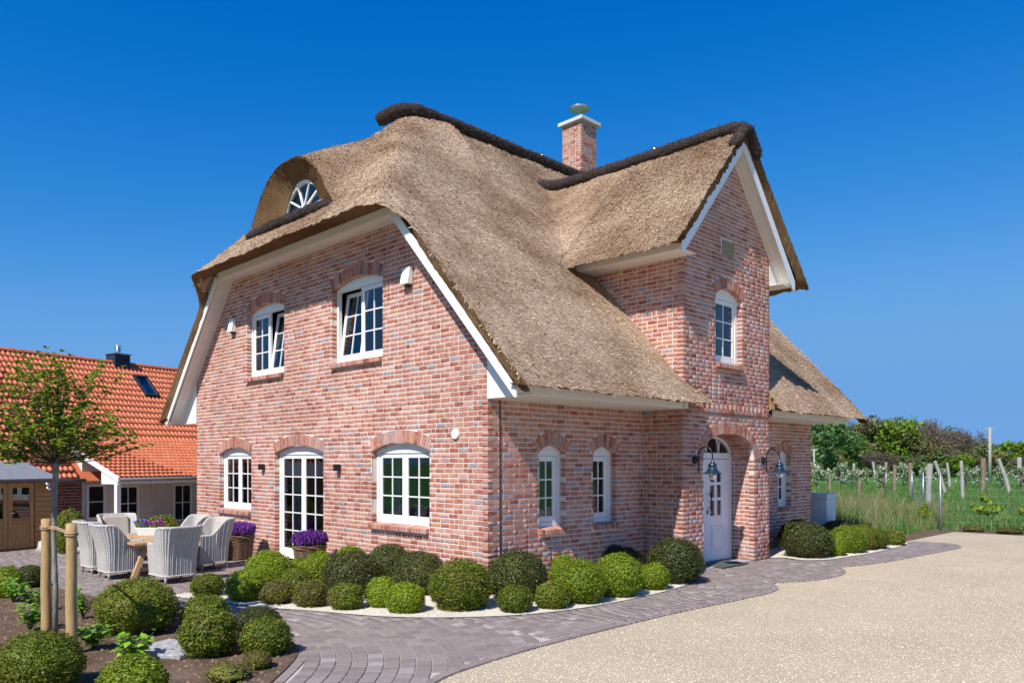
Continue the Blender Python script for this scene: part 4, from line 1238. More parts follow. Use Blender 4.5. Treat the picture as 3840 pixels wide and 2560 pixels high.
# half-hip box over the gable wall
hb = MB(); hb.box(-.35, 1.95, 6.30, -.33, 8.80, 6.50); bevel(hb.build("fascia", "soffit", house), .004, 1)
for k in range(3): bevel(MB().box(-.33 + k * .112, 2.0, 6.305, -.33 + k * .112 + .109, 8.75, 6.32).build("soffit_board", "soffit", house), .003, 1)
SL = 1.113
for m_ in (0, 1):      # both rakes: soffit boards, barge board, corner panel, box end
    fy = (lambda y: y) if not m_ else (lambda y: 10.75 - y)
    zu = lambda y: 4.05 + SL * y
    for k in range(3):
        x0 = -.33 + k * .112; x1 = x0 + .109
        P0 = [(x0, fy(-.89), zu(-.89)), (x1, fy(-.89), zu(-.89)), (x1, fy(2.03), zu(2.03)), (x0, fy(2.03), zu(2.03))]
        board("soffit_board", P0, (0, 0, .018))
    bb = [(-.35, fy(-1.0), 3.0), (-.35, fy(-.96), 3.0), (-.35, fy(2.06), zu(2.06) - .04), (-.35, fy(1.93), zu(1.93) + .19), (-.35, fy(-1.0), zu(-1.0) + .19)]
    bevel(board("barge_board", bb, (-.035, 0, 0), "white_paint"), .004, 1)
    tri = [(-.012, fy(-.004), 3.06), (-.012, fy(-.90), 3.06), (-.012, fy(-.004), 4.055)]
    board("eave_end_panel", tri, (.02, 0, 0), "white_paint")
    # end closing board between panel and barge
    board("eave_end_soffit", [(-.35, fy(-.97), 3.045), (-.0, fy(-.97), 3.045), (-.0, fy(-.02), 3.045), (-.35, fy(-.02), 3.045)][:0] or [(-.35, fy(-.97), 3.02), (.0, fy(-.97), 3.06), (.0, fy(-.90), 3.06), (-.35, fy(-.90), 3.02)], (0, 0, .02))
# long eave boxes
for x0, x1 in ((-.0, 4.118), (7.52, 11.62)):
    bevel(MB().box(x0 - (.34 if x0 < 1 else 0), -.955, 3.06, x1, -.93, 3.215).build("fascia", "soffit", house), .004, 1)
    for k in range(6): bevel(MB().box(x0 + .002, -.93 + k * .155, 3.06, x1 - .002, -.93 + k * .155 + .151, 3.075).build("soffit_board", "soffit", house), .003, 1)
MB().box(4.0, -1.0, 3.062, 4.118, -.935, 3.21).build("fascia_end", "soffit", house)
# entrance gable woodwork
zg = lambda x: 5.89 + 1.11 * (min(x, 11.62 - x) - 3.65)
for s in (0, 1):
    fx = (lambda x: x) if not s else (lambda x: 11.62 - x)
    for k in range(3):
        y0 = -1.15 + k * .092; y1 = y0 + .089
        board("soffit_board", [(fx(3.65), y0, 5.89), (fx(3.65), y1, 5.89), (5.81, y1, zg(5.81)), (5.81, y0, zg(5.81))], (0, 0, .018))
    bevel(board("barge_board", [(fx(3.58), -1.17, 5.80), (fx(3.66), -1.17, 5.80), (5.81, -1.17, 8.24), (5.81, -1.17, 8.475), (fx(3.58), -1.17, 6.01)], (0, -.035, 0), "white_paint"), .004, 1)
    x0, x1 = sorted((fx(3.65), fx(3.63))); bevel(MB().box(x0, -1.15, 5.87, x1, 1.4, 6.06).build("fascia", "soffit", house), .004, 1)
    for k in range(3):
        x0, x1 = sorted((fx(3.65 + k * .155), fx(3.65 + k * .155 + .151))); bevel(MB().box(x0, -1.15, 5.87, x1, 1.4, 5.885).build("soffit_board", "soffit", house), .003, 1)
    tri = [(fx(3.66), -.885, 5.875), (fx(4.12), -.885, 5.875), (fx(4.12), -.885, 6.40)]
    board("eave_end_panel", tri, (0, .012, 0), "white_paint")

# ---- chimney
ch = MB(); ch.box(9.208, 5.808, 9.2, 9.892, 6.532, 12.05)
chim = ch.build("chimney", "mortar", house)
it = []
for F_, L_ in ((Frame((9.2, 5.80, 0), (0, 1, 0), (-1, 0, 0)), .74), (Frame((9.2, 5.80, 0), (1, 0, 0), (0, -1, 0)), .70)):
    it += [(F_, a0, a1, z0 + 9.4, z1 + 9.4) for a0, a1, z0, z1 in gen(L_, 2.62, lambda z, L_=L_: (0, L_), [], 31 if L_ > .72 else 32, 0.0, 0 if L_ > .72 else 1)]
for i, (F_, a0, a1, z0, z1) in enumerate(it):
    link("chimney_brick", UMESH[i % 8], chim, frame_matrix(F_, (a0 + a1) / 2, (z0 + z1) / 2, a1 - a0, z1 - z0, .06))
bevel(MB().box(9.10, 5.70, 12.06, 10.0, 6.64, 12.17).build("chimney_cap", "concrete_cap", chim), .015, 2)
mb = MB(); mb.add([(9.14, 5.74, 12.168), (9.96, 5.74, 12.168), (9.96, 6.60, 12.168), (9.14, 6.60, 12.168), (9.45, 6.06, 12.27), (9.65, 6.06, 12.27), (9.65, 6.28, 12.27), (9.45, 6.28, 12.27)], [(0, 1, 5, 4), (1, 2, 6, 5), (2, 3, 7, 6), (3, 0, 4, 7), (4, 5, 6, 7)]); mb.build("cap_top", "concrete_cap", chim)
mb = MB(); mb.tube([(9.5, 6.17, 12.25), (9.5, 6.17, 12.62)], .016, 6); mb.tube([(9.6, 6.17, 12.25), (9.6, 6.17, 12.62)], .016, 6); mb.build("cowl_rod", "steel_bright", chim)
mb = MB(); mb.lathe([(0, .03), (.16, .02), (.31, -.01), (.315, -.03), (.2, -.018), (0, -.01)], 28, (9.55, 6.17, 12.63)); mb.build("cowl_disc", "zinc", chim, True)

# ---- fittings on the walls
jl = MB(); fbox(jl, FB, .262, .275, -.012, .02, 0, 3.05); jl.build("expansion_joint", "black_metal", house)
def wall_box(F, a, z, w, h, d, mat, name, label, cat, group):
    mb = MB(); fbox(mb, F, a - w / 2, a + w / 2, -d, -.01, z - h / 2, z + h / 2)
    o = bevel(mb.build(name, mat, None), .006, 2); tag(o, label, cat, group)
    return o
wall_box(FA, 7.22, 1.97, .12, .13, .11, "black_metal", "wall_light", "small black cube wall light left of the patio door", "wall light", "black cube wall lights on the patio side")
wall_box(FA, 4.18, 1.97, .12, .13, .11, "black_metal", "wall_light", "small black cube wall light right of the patio door", "wall light", "black cube wall lights on the patio side")
def bat_box(a, z, label):
    e = empty("vent_hood"); tag(e, label, "vent hood", "white vent hoods high on the gable wall")
    mb = MB(); F = FA
    v = [F.P(a - .11, -.01, z - .14), F.P(a + .11, -.01, z - .14), F.P(a + .11, -.13, z - .14), F.P(a - .11, -.13, z - .14), F.P(a - .11, -.01, z + .16), F.P(a + .11, -.01, z + .16), F.P(a + .11, -.07, z + .16), F.P(a - .11, -.07, z + .16)]
    bevel(mb.hexa(v).build("hood", "white_paint", e), .006, 2)
    m2 = MB(); fbox(m2, F, a - .05, a + .05, -.07, -.01, z - .18, z - .142); m2.build("outlet", "black_metal", e)
bat_box(8.66, 5.25, "white vent hood by the left window under the thatch"); bat_box(1.98, 5.28, "white vent hood right of the right upper window")
mb = MB(); F = FA
for r_, d0, d1 in ((.085, -.02, .0), (.06, -.028, -.02)):
    pass
vt = MB(); c = FA.P(.75, 0, 2.53)
seg = 20; ringp = [(.088, 0), (.088, -.025), (.07, -.035), (.055, -.028), (0, -.028)]
o0 = 0
for r_, d in ringp:
    for k in range(seg):
        a = 2 * math.pi * k / seg; vt.v.append(tuple(FA.P(.75 + r_ * math.cos(a), d, 2.53 + r_ * math.sin(a))))
for i in range(len(ringp) - 1):
    for k in range(seg): vt.f.append((i * seg + k, i * seg + (k + 1) % seg, (i + 1) * seg + (k + 1) % seg, (i + 1) * seg + k))
tag(vt.build("round_vent", "white_paint", None, True), "round white vent cover near the house corner", "vent")
def barn_lamp(a, label):
    F = FT; e = empty("barn_lamp", F.P(a, 0, 2.12)); tag(e, label, "wall lamp", "dark blue barn lamps beside the entrance arch")
    mb = MB(); mb.tube([(0, -.0, 0), (0, -.03, 0)], [.075, .075], 16); mb.tube([(0, -.03, 0), (0, -.06, 0)], [.07, .04], 16); mb.build("wall_plate", "black_metal", e, False)
    pts_ = [(0, -.05, 0), (0, -.09, 0)]
    mb = MB(); mb.tube(pts_, .014, 8); n = 14
    cv = [(0, -.09, -.21), (0, -.09, .08)] + [(0, -.09 - .145 * (1 - math.cos(math.pi * i / n)), .08 + .16 * math.sin(math.pi * i / n)) for i in range(1, n + 1)] + [(0, -.38, .0), (0, -.38, -.02)]
    mb.tube(cv, .013, 8); mb.lathe([(0, -.235), (.022, -.23), (.024, -.205), (.014, -.2)], 8, (0, -.09, 0)); mb.build("arm", "black_metal", e, True)
    mb = MB(); mb.lathe([(.018, .0), (.03, -.02), (.03, -.05), (.075, -.075), (.085, -.12), (.068, -.145), (.085, -.16), (.10, -.20), (.135, -.235), (.185, -.255), (.185, -.262), (.12, -.235), (.06, -.17), (.04, -.1)], 28, (0, -.38, 0)); mb.build("lamp_shade", "lamp_enamel", e, True)
    mb = MB(); mb.lathe([(.03, -.2), (.055, -.25), (.068, -.30), (.055, -.345), (.03, -.365), (0, -.37)], 18, (0, -.38, 0)); mb.build("bulb", "bulb_glass", e, True)
    return e
l1 = barn_lamp(.40, "dark blue barn lamp on curved arm left of the entrance arch"); l2 = barn_lamp(3.08, "dark blue barn lamp on curved arm right of the entrance arch")
mat_ = MB(); mat_.box(5.35, -1.02, .018, 6.35, -.45, .032); tag(mat_.build("door_mat", "door_mat", None), "dark doormat on the threshold under the entrance arch", "doormat")

# ------------------------------------------------------------------ clipped box balls
def leaf_ball(nleaf, ls, seed, lump=.07, loose=.0):
    r2 = np.random.default_rng(seed)
    d = r2.normal(size=(nleaf, 3)); d /= np.linalg.norm(d, axis=1)[:, None]
    d = d[d[:, 2] > -.80]; n = len(d)
    lumps = np.array([vnoise(*(p * 2.1 + seed)) for p in d]) * lump * 1.6 + np.array([vnoise(*(p * 5.5 + seed)) for p in d]) * lump + np.array([vnoise(*(p * 11 + seed)) for p in d]) * lump * .9
    rad = (1 + lumps) * (1 - r2.random(n) ** 2 * .18) + r2.normal(0, .015 + loose, n) + np.where(r2.random(n) < .035, r2.uniform(.03, .11, n), 0)
    p = d * rad[:, None]
    nn = d * .9 + r2.normal(0, .5, (n, 3)); nn /= np.linalg.norm(nn, axis=1)[:, None]
    t = np.cross(nn, r2.normal(size=(n, 3))); t /= np.linalg.norm(t, axis=1)[:, None]; b_ = np.cross(nn, t)
    s = (ls * r2.uniform(.6, 1.3, n))[:, None]
    V = np.stack([p - t * s, p - b_ * s * .55 + nn * s * .12, p + t * s, p + b_ * s * .55 + nn * s * .12], 1).reshape(-1, 3)
    F_ = np.arange(n * 4).reshape(-1, 4)
    # twiggy core
    cs = 20; cv = []; cf = []
    for i in range(cs // 2 + 1):
        th = math.pi * i / (cs // 2)
        for k in range(cs):
            ph = 2 * math.pi * k / cs; q = Vector((math.sin(th) * math.cos(ph), math.sin(th) * math.sin(ph), math.cos(th)))
            cv.append(tuple(q * .86 * (1 + vnoise(*(q * 2.1 + Vector((seed,) * 3))) * lump * 1.6)))
    for i in range(cs // 2):
        for k in range(cs): cf.append((i * cs + k, (i + 1) * cs + k, (i + 1) * cs + (k + 1) % cs, i * cs + (k + 1) % cs))
    F_ = np.concatenate([F_, np.array(cf) + len(V)]); V = np.concatenate([V, np.array(cv)])
    V[:, 2] = np.maximum(V[:, 2] * .98 + .80, .0 + 0 * V[:, 2])
    return V, F_
bush_mesh = {}
for kind, mat in (("L", "box_lime"), ("M", "box_olive"), ("D", "box_dark"), ("K", "box_brown")):
    for size, (n, ls) in (("s", (6000, .058)), ("b", (12000, .038))):
        for k in range(2):
            V, F_ = leaf_ball(n, ls, (3 if size == "s" else 5) + 11 * k + ord(kind) % 13, .07 if kind != 'D' else .05)
            bush_mesh[kind, size, k] = np_mesh("foliage", V, F_, mat)
V, F_ = leaf_ball(900, .085, 77, .22, .10); bush_mesh["X"] = np_mesh("foliage", V, F_, "box_brown")
corner, front, entr = "box balls along the white gravel bed at the house corner", "box balls in the soil bed by the path", "box balls right of the entrance tower"
BUSH = [
 (-3.06, 3.10, .27, .34, 'M', "small olive box ball alone at the patio end of the gravel bed", corner),
 (-2.82, 2.31, .32, .45, 'L', "yellow-green box ball at the front left end of the row, beside the patio", corner),
 (-1.94, 3.28, .42, .58, 'L', "large lime box ball between patio and flower basket by the glazed door", corner),
 (-2.63, 1.73, .27, .34, 'K', "small brownish box ball in front of the large lime one", corner),
 (-1.95, 2.37, .28, .40, 'M', "half hidden olive box ball behind the small front ones", corner),
 (-1.37, 3.26, .20, .42, 'L', "tiny lime box ball below the right flower basket", corner),
 (-1.23, 2.88, .28, .56, 'L', "lime box ball left of the large dark one", corner),
 (-2.39, 1.16, .27, .37, 'K', "small round olive brown box ball at the path edge, third from the left", corner),
 (-.57, 2.93, .31, .60, 'L', "lime box ball peeping out behind the dark ball under the wall", corner),
 (-1.34, 1.71, .50, .65, 'D', "big dark green yew ball left of centre below the wide ground floor window", corner),
 (-2.14, .64, .27, .36, 'M', "small olive box ball at the path edge before the big dark one", corner),
 (-.34, 2.11, .40, .67, 'D', "dark brownish ball close to the wall under the wide window", corner),
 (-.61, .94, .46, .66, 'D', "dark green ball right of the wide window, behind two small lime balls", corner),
 (-1.70, .41, .25, .43, 'L', "small lime ball touching its twin on the left at the path edge", corner),
 (-1.70, -.14, .29, .41, 'L', "small lime ball, right one of the touching pair at the path edge", corner),
 (-.98, -.49, .48, .69, 'M', "biggest yellow-olive box ball, left of the house corner", corner),
 (.12, -.53, .49, .73, 'D', "big dark green ball standing right before the house corner", corner),
 (-.61, -1.20, .27, .37, 'M', "small round olive ball in front of the dark corner ball", corner),
 (-.03, -1.38, .27, .36, 'M', "small round olive ball left of the big lime ones", corner),
 (1.70, -.04, .31, .50, 'L', "lime ball rising behind the big lime ball under the narrow window", corner),
 (.61, -1.34, .44, .62, 'L', "big bright lime ball at the path edge before the narrow windows", corner),
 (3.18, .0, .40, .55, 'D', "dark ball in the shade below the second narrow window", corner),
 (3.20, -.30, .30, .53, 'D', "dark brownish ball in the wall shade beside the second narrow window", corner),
 (1.44, -1.43, .41, .66, 'L', "big lime ball, right one of the bright pair at the path edge", corner),
 (2.34, -1.46, .28, .43, 'L', "small lime ball next to the large dark ball by the entrance", corner),
 (3.26, -1.28, .52, .75, 'D', "large dark green ball beside the left pier of the entrance", corner),
 (9.61, -.54, .47, .71, 'D', "dark ball against the wall right of the entrance tower", entr),
 (8.34, -1.35, .57, .74, 'D', "large dark ball in front, right of the entrance tower", entr),
 (8.99, -1.72, .22, .50, 'L', "small lime ball tucked right of the large dark one", entr),
 (9.82, -1.61, .46, .61, 'L', "yellow-green ball in the middle of the right hand group", entr),
 (10.62, -1.63, .40, .60, 'M', "olive ball behind the yellow-green one in the right hand group", entr),
 (11.09, -1.78, .33, .50, 'M', "smaller olive ball near the end of the right hand group", entr),
 (12.28, -1.82, .27, .38, 'M', "last small ball at the far right end, beside the gravel yard", entr),
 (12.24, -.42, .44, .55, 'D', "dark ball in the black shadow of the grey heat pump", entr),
 (-4.79, 1.15, .50, .65, 'M', "large olive box ball in the soil bed in front of the wicker chairs", front),
 (-4.10, .77, .30, .42, 'M', "upper ball of the tall pair rising behind the large soil bed ball", front),
 (-4.66, -.58, .32, .50, 'M', "egg-shaped box ball beside the grey stone slab", front),
 (-3.70, .21, .31, .28, 'D', "low dark box ball at the paved edge behind another", front),
 (-4.20, -.97, .29, .39, 'M', "round olive box ball at the curve of the paving", front),
 (-4.55, -1.47, .15, .18, 'K', "very small brown-green box seedling ball before the round one", front),
 (-6.32, -.82, .40, .54, 'M', "large box ball cut by the lower left picture corner", front),
 (-5.83, -1.74, .30, .40, 'L', "yellowish box ball cut by the lower picture edge, right of the stakes", front),
 (-4.81, 5.96, .24, .37, 'D', "small dark ball at the far left bed edge behind the stakes", front),
 (-5.31, 5.13, .23, .48, 'L', "yellow-green ball at the left picture edge beside the patio", front),
]
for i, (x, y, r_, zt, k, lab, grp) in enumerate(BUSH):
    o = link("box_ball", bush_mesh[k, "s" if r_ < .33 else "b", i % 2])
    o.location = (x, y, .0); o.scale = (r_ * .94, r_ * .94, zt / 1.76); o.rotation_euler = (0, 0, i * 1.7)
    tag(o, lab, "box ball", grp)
o = link("young_box", bush_mesh["X"]); o.location = (-4.95, -1.68, 0); o.scale = (.2, .2, .10); tag(o, "sparse young box plant low on the soil at the lower edge", "shrub")
o = link("box_shrub", bush_mesh["M", "s", 0]); o.location = (-2.85, 10.9, 0); o.scale = (.32, .32, .56); tag(o, "tall olive box shrub among stones behind the tree stakes", "shrub")
o = link("box_shrub", bush_mesh["M", "s", 1]); o.location = (-1.3, 9.6, 0); o.scale = (.42, .42, .48); tag(o, "low olive shrub behind the dining table by the veranda", "shrub")

# leafy hydrangeas
def leafy(name, x, y, h, n, seed, label, spread=.2, ls=.055):
    rd = random.Random(seed); e = empty(name, (x, y, .01)); tag(e, label, "plant", "young hydrangeas in the soil bed")
    st = MB(); V = []; Q = []
    for s in range(n):
        a = rd.uniform(0, 6.28); t = Vector((math.cos(a) * spread * rd.uniform(.2, 1), math.sin(a) * spread * rd.uniform(.2, 1), h * rd.uniform(.55, 1)))
        st.tube([(0, 0, 0), tuple(t * .5 + Vector((0, 0, .03))), tuple(t)], [.005, .004, .003], 5)
        for k in range(12):
            f = rd.uniform(.3, 1.05); p = t * f; a2 = rd.uniform(0, 6.28)
            d = Vector((math.cos(a2), math.sin(a2), rd.uniform(-.35, .6))).normalized(); w = d.cross(Vector((0, 0, 1))).normalized(); up_ = w.cross(d)
            L = ls * rd.uniform(.75, 1.5); oo = len(V)
            c1 = p + d * L * .5 + up_ * L * .12
            V += [tuple(p), tuple(c1 + w * L * .38 - up_ * .005), tuple(p + d * L * 1.15 - up_ * L * .1), tuple(c1 - w * L * .38 - up_ * .005), tuple(c1)]
            Q += [(oo, oo + 1, oo + 4), (oo + 1, oo + 2, oo + 4), (oo + 2, oo + 3, oo + 4), (oo + 3, oo, oo + 4)]
    st.build("stem", "lavender_leaf", e)
    link("foliage", np_mesh("foliage", V, Q, "hydrangea_leaf"), e)
leafy("hydrangea", -5.35, 4.55, .36, 16, 1, "bright green hydrangea at the left edge below the dark ball", .24)
leafy("hydrangea", -5.33, 3.45, .42, 18, 2, "bushy bright hydrangea behind the left tree stake", .24)
leafy("hydrangea", -5.72, 2.05, .34, 12, 3, "large-leaved hydrangea touching the left tree stake", .2, .075)
leafy("hydrangea", -5.02, 2.42, .42, 12, 4, "upright hydrangea right of the tree stakes", .18)
leafy("hydrangea", -5.45, .52, .30, 14, 5, "spreading hydrangea right of the stake foot", .24, .065)
leafy("hydrangea", -5.32, -.32, .30, 15, 6, "bright hydrangea left of the grey slab", .22, .075)

# ------------------------------------------------------------------ young maple with two stakes
tree = empty("young_tree", (-5.61, 1.41, 0)); tag(tree, "young standard tree with a broad light green crown and pale trunk", "tree")
rd = random.Random(12); mb = MB()
mb.tube([(0, 0, 0), (.01, .01, .6), (-.015, 0, 1.2), (.0, .01, 1.7), (.01, 0, 2.05), (.0, 0, 2.14)], [.032, .028, .027, .029, .036, .03], 10)
mb.build("trunk", "bark", tree, True)
br = MB(); tips = []
for i in range(74):
    a = 2.39996 * i + rd.uniform(-.3, .3); el = R(rd.choice((6, 14, 24, 36, 50, 66, 80)) + rd.uniform(-8, 8)); L = rd.uniform(.50, .82) if el < .55 else rd.uniform(.72, 1.08)
    p = Vector((0, 0, 2.06)); d = Vector((math.cos(a) * math.cos(el), math.sin(a) * math.cos(el), math.sin(el) * .95)); pts_ = [tuple(p)]; n = 5
    for k in range(n):
        d = (d + Vector((rd.uniform(-.16, .16), rd.uniform(-.16, .16), rd.uniform(-.02, .14)))).normalized(); p = p + d * L / n * 1.12; pts_.append(tuple(p))
        if k > 0:
            for _ in range(2):
                t = (d + Vector((rd.uniform(-.9, .9), rd.uniform(-.9, .9), rd.uniform(-.3, .8)))).normalized(); q0 = p; e_ = q0 + t * rd.uniform(.10, .22); br.tube([tuple(q0), tuple(e_)], [.003, .0015], 4, False); tips.append((e_, t)); tips.append((q0.lerp(e_, .5), t))
    br.tube(pts_, [.011, .008, .006, .005, .004, .002], 5, False); tips.append((p, d))
br.build("branches", "twig", tree)
V = []; Q = []
for p, t in tips:
    if rd.random() < .08: continue
    for k in range(rd.randint(6, 10)):
        a2 = rd.uniform(0, 6.28); d = (Vector((math.cos(a2), math.sin(a2), rd.uniform(-.5, .5))) + t * .5).normalized(); w = d.cross(Vector((rd.uniform(-.4, .4), rd.uniform(-.4, .4), 1))).normalized(); u_ = w.cross(d)
        L = rd.uniform(.028, .054); c1 = p + d * L * .5; oo = len(V)
        V += [tuple(p), tuple(c1 + w * L * .5 - u_ * .006), tuple(p + d * L * 1.1 - u_ * .004), tuple(c1 - w * L * .5 - u_ * .006), tuple(c1 + u_ * .004)]
        Q += [(oo, oo + 1, oo + 4), (oo + 1, oo + 2, oo + 4), (oo + 2, oo + 3, oo + 4), (oo + 3, oo, oo + 4)]
link("crown", np_mesh("crown", V, Q, "maple_leaf"), tree)
def stake(x, y, h, r_, lab):
    mb = MB(); n = 10; mb.tube([(.003 * math.sin(k), .003 * math.cos(k * 1.7), h * k / n) for k in range(n + 1)], [r_ * (1.04 - .10 * k / n) for k in range(n + 1)], 16)
    mb.tube([(.0, 0, h - .002), (0, 0, h + .008)], [r_ * .93, r_ * .80], 16)
    o = mb.build("tree_stake", "stake_wood", None, True); o.location = (x, y, 0); o.data.polygons.foreach_set("use_smooth", [len(p.vertices) == 4 for p in o.data.polygons]); tag(o, lab, "stake", "round wooden stakes holding the young tree")
stake(-5.665, 1.56, 1.40, .056, "round wooden tree stake left of the young trunk")
stake(-5.70, .46, 1.41, .057, "round wooden tree stake right of the young trunk, nearer and thicker")
mb = MB()
for cx, cy, rr in ((-5.665, 1.56, .060), (-5.70, .46, .061), (-5.61, 1.41, .034)):
    for dz in (0, .022): mb.tube([(cx + rr * math.cos(a * .3927), cy + rr * math.sin(a * .3927), 1.29 + dz + .004 * math.sin(a)) for a in range(17)], .0095, 6, False)
for dz in (0, .02):
    mb.tube([(-5.66, 1.50, 1.295 + dz), (-5.645, 1.41, 1.30 + dz), (-5.62, 1.37, 1.298 + dz), (-5.66, 1.0, 1.30 + dz), (-5.70, .52, 1.295 + dz)], .0095, 6)
tag(mb.build("tree_tie", "rope", None, True), "brown coir rope tying the young tree to its stakes", "rope")

# stone slab and rocks
def rock(x, y, sx, sy, sz, seed, lab, name="boulder", mat="rock_pale", grp=None):
    mb = MB(); cs = 14
    for i in range(8):
        th = math.pi * i / 7
        for k in range(cs):
            ph = 2 * math.pi * k / cs; q = Vector((math.sin(th) * math.cos(ph), math.sin(th) * math.sin(ph), math.cos(th))); f = 1 + .35 * vnoise(*(q * 1.6 + Vector((seed,) * 3)))
            mb.v.append((q.x * sx * f, q.y * sy * f, q.z * sz * f + sz * .5))
    for i in range(7):
        for k in range(cs): mb.f.append((i * cs + k, (i + 1) * cs + k, (i + 1) * cs + (k + 1) % cs, i * cs + (k + 1) % cs))
    o = mb.build(name, mat, None, True); o.location = (x, y, 0); tag(o, lab, "rock", grp); return o
rock(-3.12, 11.55, .24, .2, .20, 1, "pale rough boulder beside the wooden shed", grp="boulders by the shed")
rock(-2.72, 10.7, .26, .16, .12, 2, "flat pale boulder at the foot of the tall box shrub", grp="boulders by the shed")
mb = MB(); mb.prism([(-5.18, .12, .012), (-4.75, .25, .012), (-4.52, -.12, .012), (-4.60, -.52, .012), (-4.98, -.62, .012), (-5.22, -.28, .012)], (0, 0, .05))
o = bevel(mb.build("stone_slab", "stone_grey", None), .012, 2); tag(o, "flat grey stone slab lying in the soil bed", "stone slab")

# ------------------------------------------------------------------ wicker chairs and table
def chair_shell():
    # plan: rounded U, open to +y (front); s runs along it
    W, D, rr = .31, .31, .13
    path = []; n = 26
    path += [(-W, D - 2 * D * k / n * .79, 0) for k in range(n)]
    path += [(-W + rr - rr * math.cos(R(90 * k / 10)), -D + rr - rr * math.sin(R(90 * k / 10)), 0) for k in range(10)]
    path += [(-W + rr + (2 * W - 2 * rr) * k / 18, -D, 0) for k in range(18)]
    path += [(W - rr + rr * math.sin(R(90 * k / 10)), -D + rr - rr * math.cos(R(90 * k / 10)), 0) for k in range(10)]
    path += [(W, -D + rr + (2 * D - rr) * k / n, 0) for k in range(n + 1)]
    P = [Vector(p) for p in path]; acc = [0]
    for p, q in zip(P, P[1:]): acc.append(acc[-1] + (q - p).length)
    T = acc[-1]; ns = 216; S = []
    for i in range(ns + 1):
        t = T * i / ns; k = 0
        while k < len(acc) - 2 and acc[k + 1] < t: k += 1
        f = (t - acc[k]) / max(1e-9, acc[k + 1] - acc[k]); p = P[k].lerp(P[k + 1], f); d = (P[k + 1] - P[k]).normalized()
        S.append((p, Vector((d.y, -d.x, 0)) * -1, t))
    def top(p):
        y = p.y; t = max(0, min(1, (y + .20) / .30)); t = t * t * (3 - 2 * t)
        return .96 - .30 * t
    nt_ = 44; V = []; Fq = []
    cen = Vector((0, 0, 0))
    for layer in (0, 1):
        base = len(V)
        for i, (p, nrm, t) in enumerate(S):
            out = Vector((p.x, p.y, 0)); nn = nrm if nrm.dot(out) > 0 else -nrm
            for j in range(nt_ + 1):
                f = j / nt_; h = top(p); z = .13 + (h - .13) * f
                flare = .07 * max(0, (z - .45) / .5) * (1 if p.y < 0 else .3) - .025 * max(0, (.45 - z) / .32)
                lean = -.06 * max(0, (z - .5) / .45) ** 1.5 * max(0, (.05 - p.y) / .36)
                wv_ = 0
                if layer == 0:
                    rib = math.cos(2 * math.pi * t / .036); wv_ = .0085 * rib + .003 * (1 if j % 2 else -1) * math.cos(2 * math.pi * t / .068 + (math.pi if j % 2 else 0))
                off = flare + wv_ - (.045 if layer else 0)
                V.append(tuple(p + nn * off + Vector((0, lean, z))))
        for i in range(ns):
            for j in range(nt_):
                a = base + i * (nt_ + 1) + j; b_ = a + nt_ + 1
                Fq.append((a, b_, b_ + 1, a + 1) if layer == 0 else (a, a + 1, b_ + 1, b_))
    per = (ns + 1) * (nt_ + 1)
    for i in range(ns):
        a = i * (nt_ + 1) + nt_; b_ = a + nt_ + 1; Fq.append((a, b_, b_ + per, a + per)); a -= nt_; b_ -= nt_; Fq.append((b_, a, a + per, b_ + per))
    for i in (0, ns):
        for j in range(nt_):
            a = i * (nt_ + 1) + j; Fq.append((a, a + 1, a + 1 + per, a + per))
    rim = []
    for i in range(0, ns + 1, 3):
        p, nrm, t = S[i]; out = Vector((p.x, p.y, 0)); nn = nrm if nrm.dot(out) > 0 else -nrm; z = top(p)
        fl = .07 * max(0, (z - .45) / .5) * (1 if p.y < 0 else .3) - .02; lean = -.06 * max(0, (z - .5) / .45) ** 1.5 * max(0, (.05 - p.y) / .36)
        rim.append(tuple(p + nn * fl + Vector((0, lean, z))))
    return V, np.array(Fq), rim, [(tuple(s[0] * .96 + Vector((0, 0, .135)))) for s in S[::4]]
V, Fq, rim, foot = chair_shell()
chair0 = empty("wicker_chair")
link("shell", np_mesh("shell", V, Fq, "wicker", True), chair0)
mb = MB(); mb.tube(rim, .026, 8); mb.build("rim", "wicker", chair0, True)
mb = MB(); mb.tube(foot, .016, 6); mb.tube([(-.30, .30, .135), (.30, .30, .135)], .016, 6); mb.build("base_braid", "wicker", chair0, True)
mb = MB(); mb.box(-.27, -.26, .36, .27, .31, .41); mb.box(-.285, .285, .13, .285, .305, .37); mb.build("seat", "wicker", chair0)
o = bevel(MB().box(-.255, -.24, .412, .255, .31, .50).build("seat_cushion", "cushion", chair0), .035, 4)
v = [(-.24, -.265, .50), (.24, -.265, .50), (.24, -.17, .50), (-.24, -.17, .50), (-.25, -.36, .93), (.25, -.36, .93), (.25, -.27, .94), (-.25, -.27, .94)]
bevel(MB().hexa(v).build("back_cushion", "cushion", chair0), .035, 4)
for sx in (-1, 1):
    for sy in (-1, 1):
        mb = MB(); mb.tube([(sx * .245, sy * .245, .16), (sx * .25, sy * .25, .0)], [.026, .019], 10); mb.build("leg", "wicker", chair0, True)
grp = "white wicker dining armchairs round the table"
def place_chair(first, x, y, a, lab):
    c = chair0 if first else copy_tree(chair0)
    c.location = (x, y, 0); c.rotation_euler = (0, 0, R(a)); tag(c, lab, "armchair", grp)
place_chair(True, -2.86, 4.94, 3, "white wicker armchair with its back to us at the near table end")
place_chair(False, -3.36, 6.13, -90, "white wicker armchair on the left table side, nearer one")
place_chair(False, -3.35, 7.12, -88, "white wicker armchair on the left table side, farther one")
place_chair(False, -1.72, 6.15, 93, "white wicker armchair on the right table side, nearer the camera")
place_chair(False, -1.72, 7.15, 88, "white wicker armchair on the right table side, farther back")
place_chair(False, -2.55, 8.55, 178, "white wicker armchair at the far table end, cushion facing us")
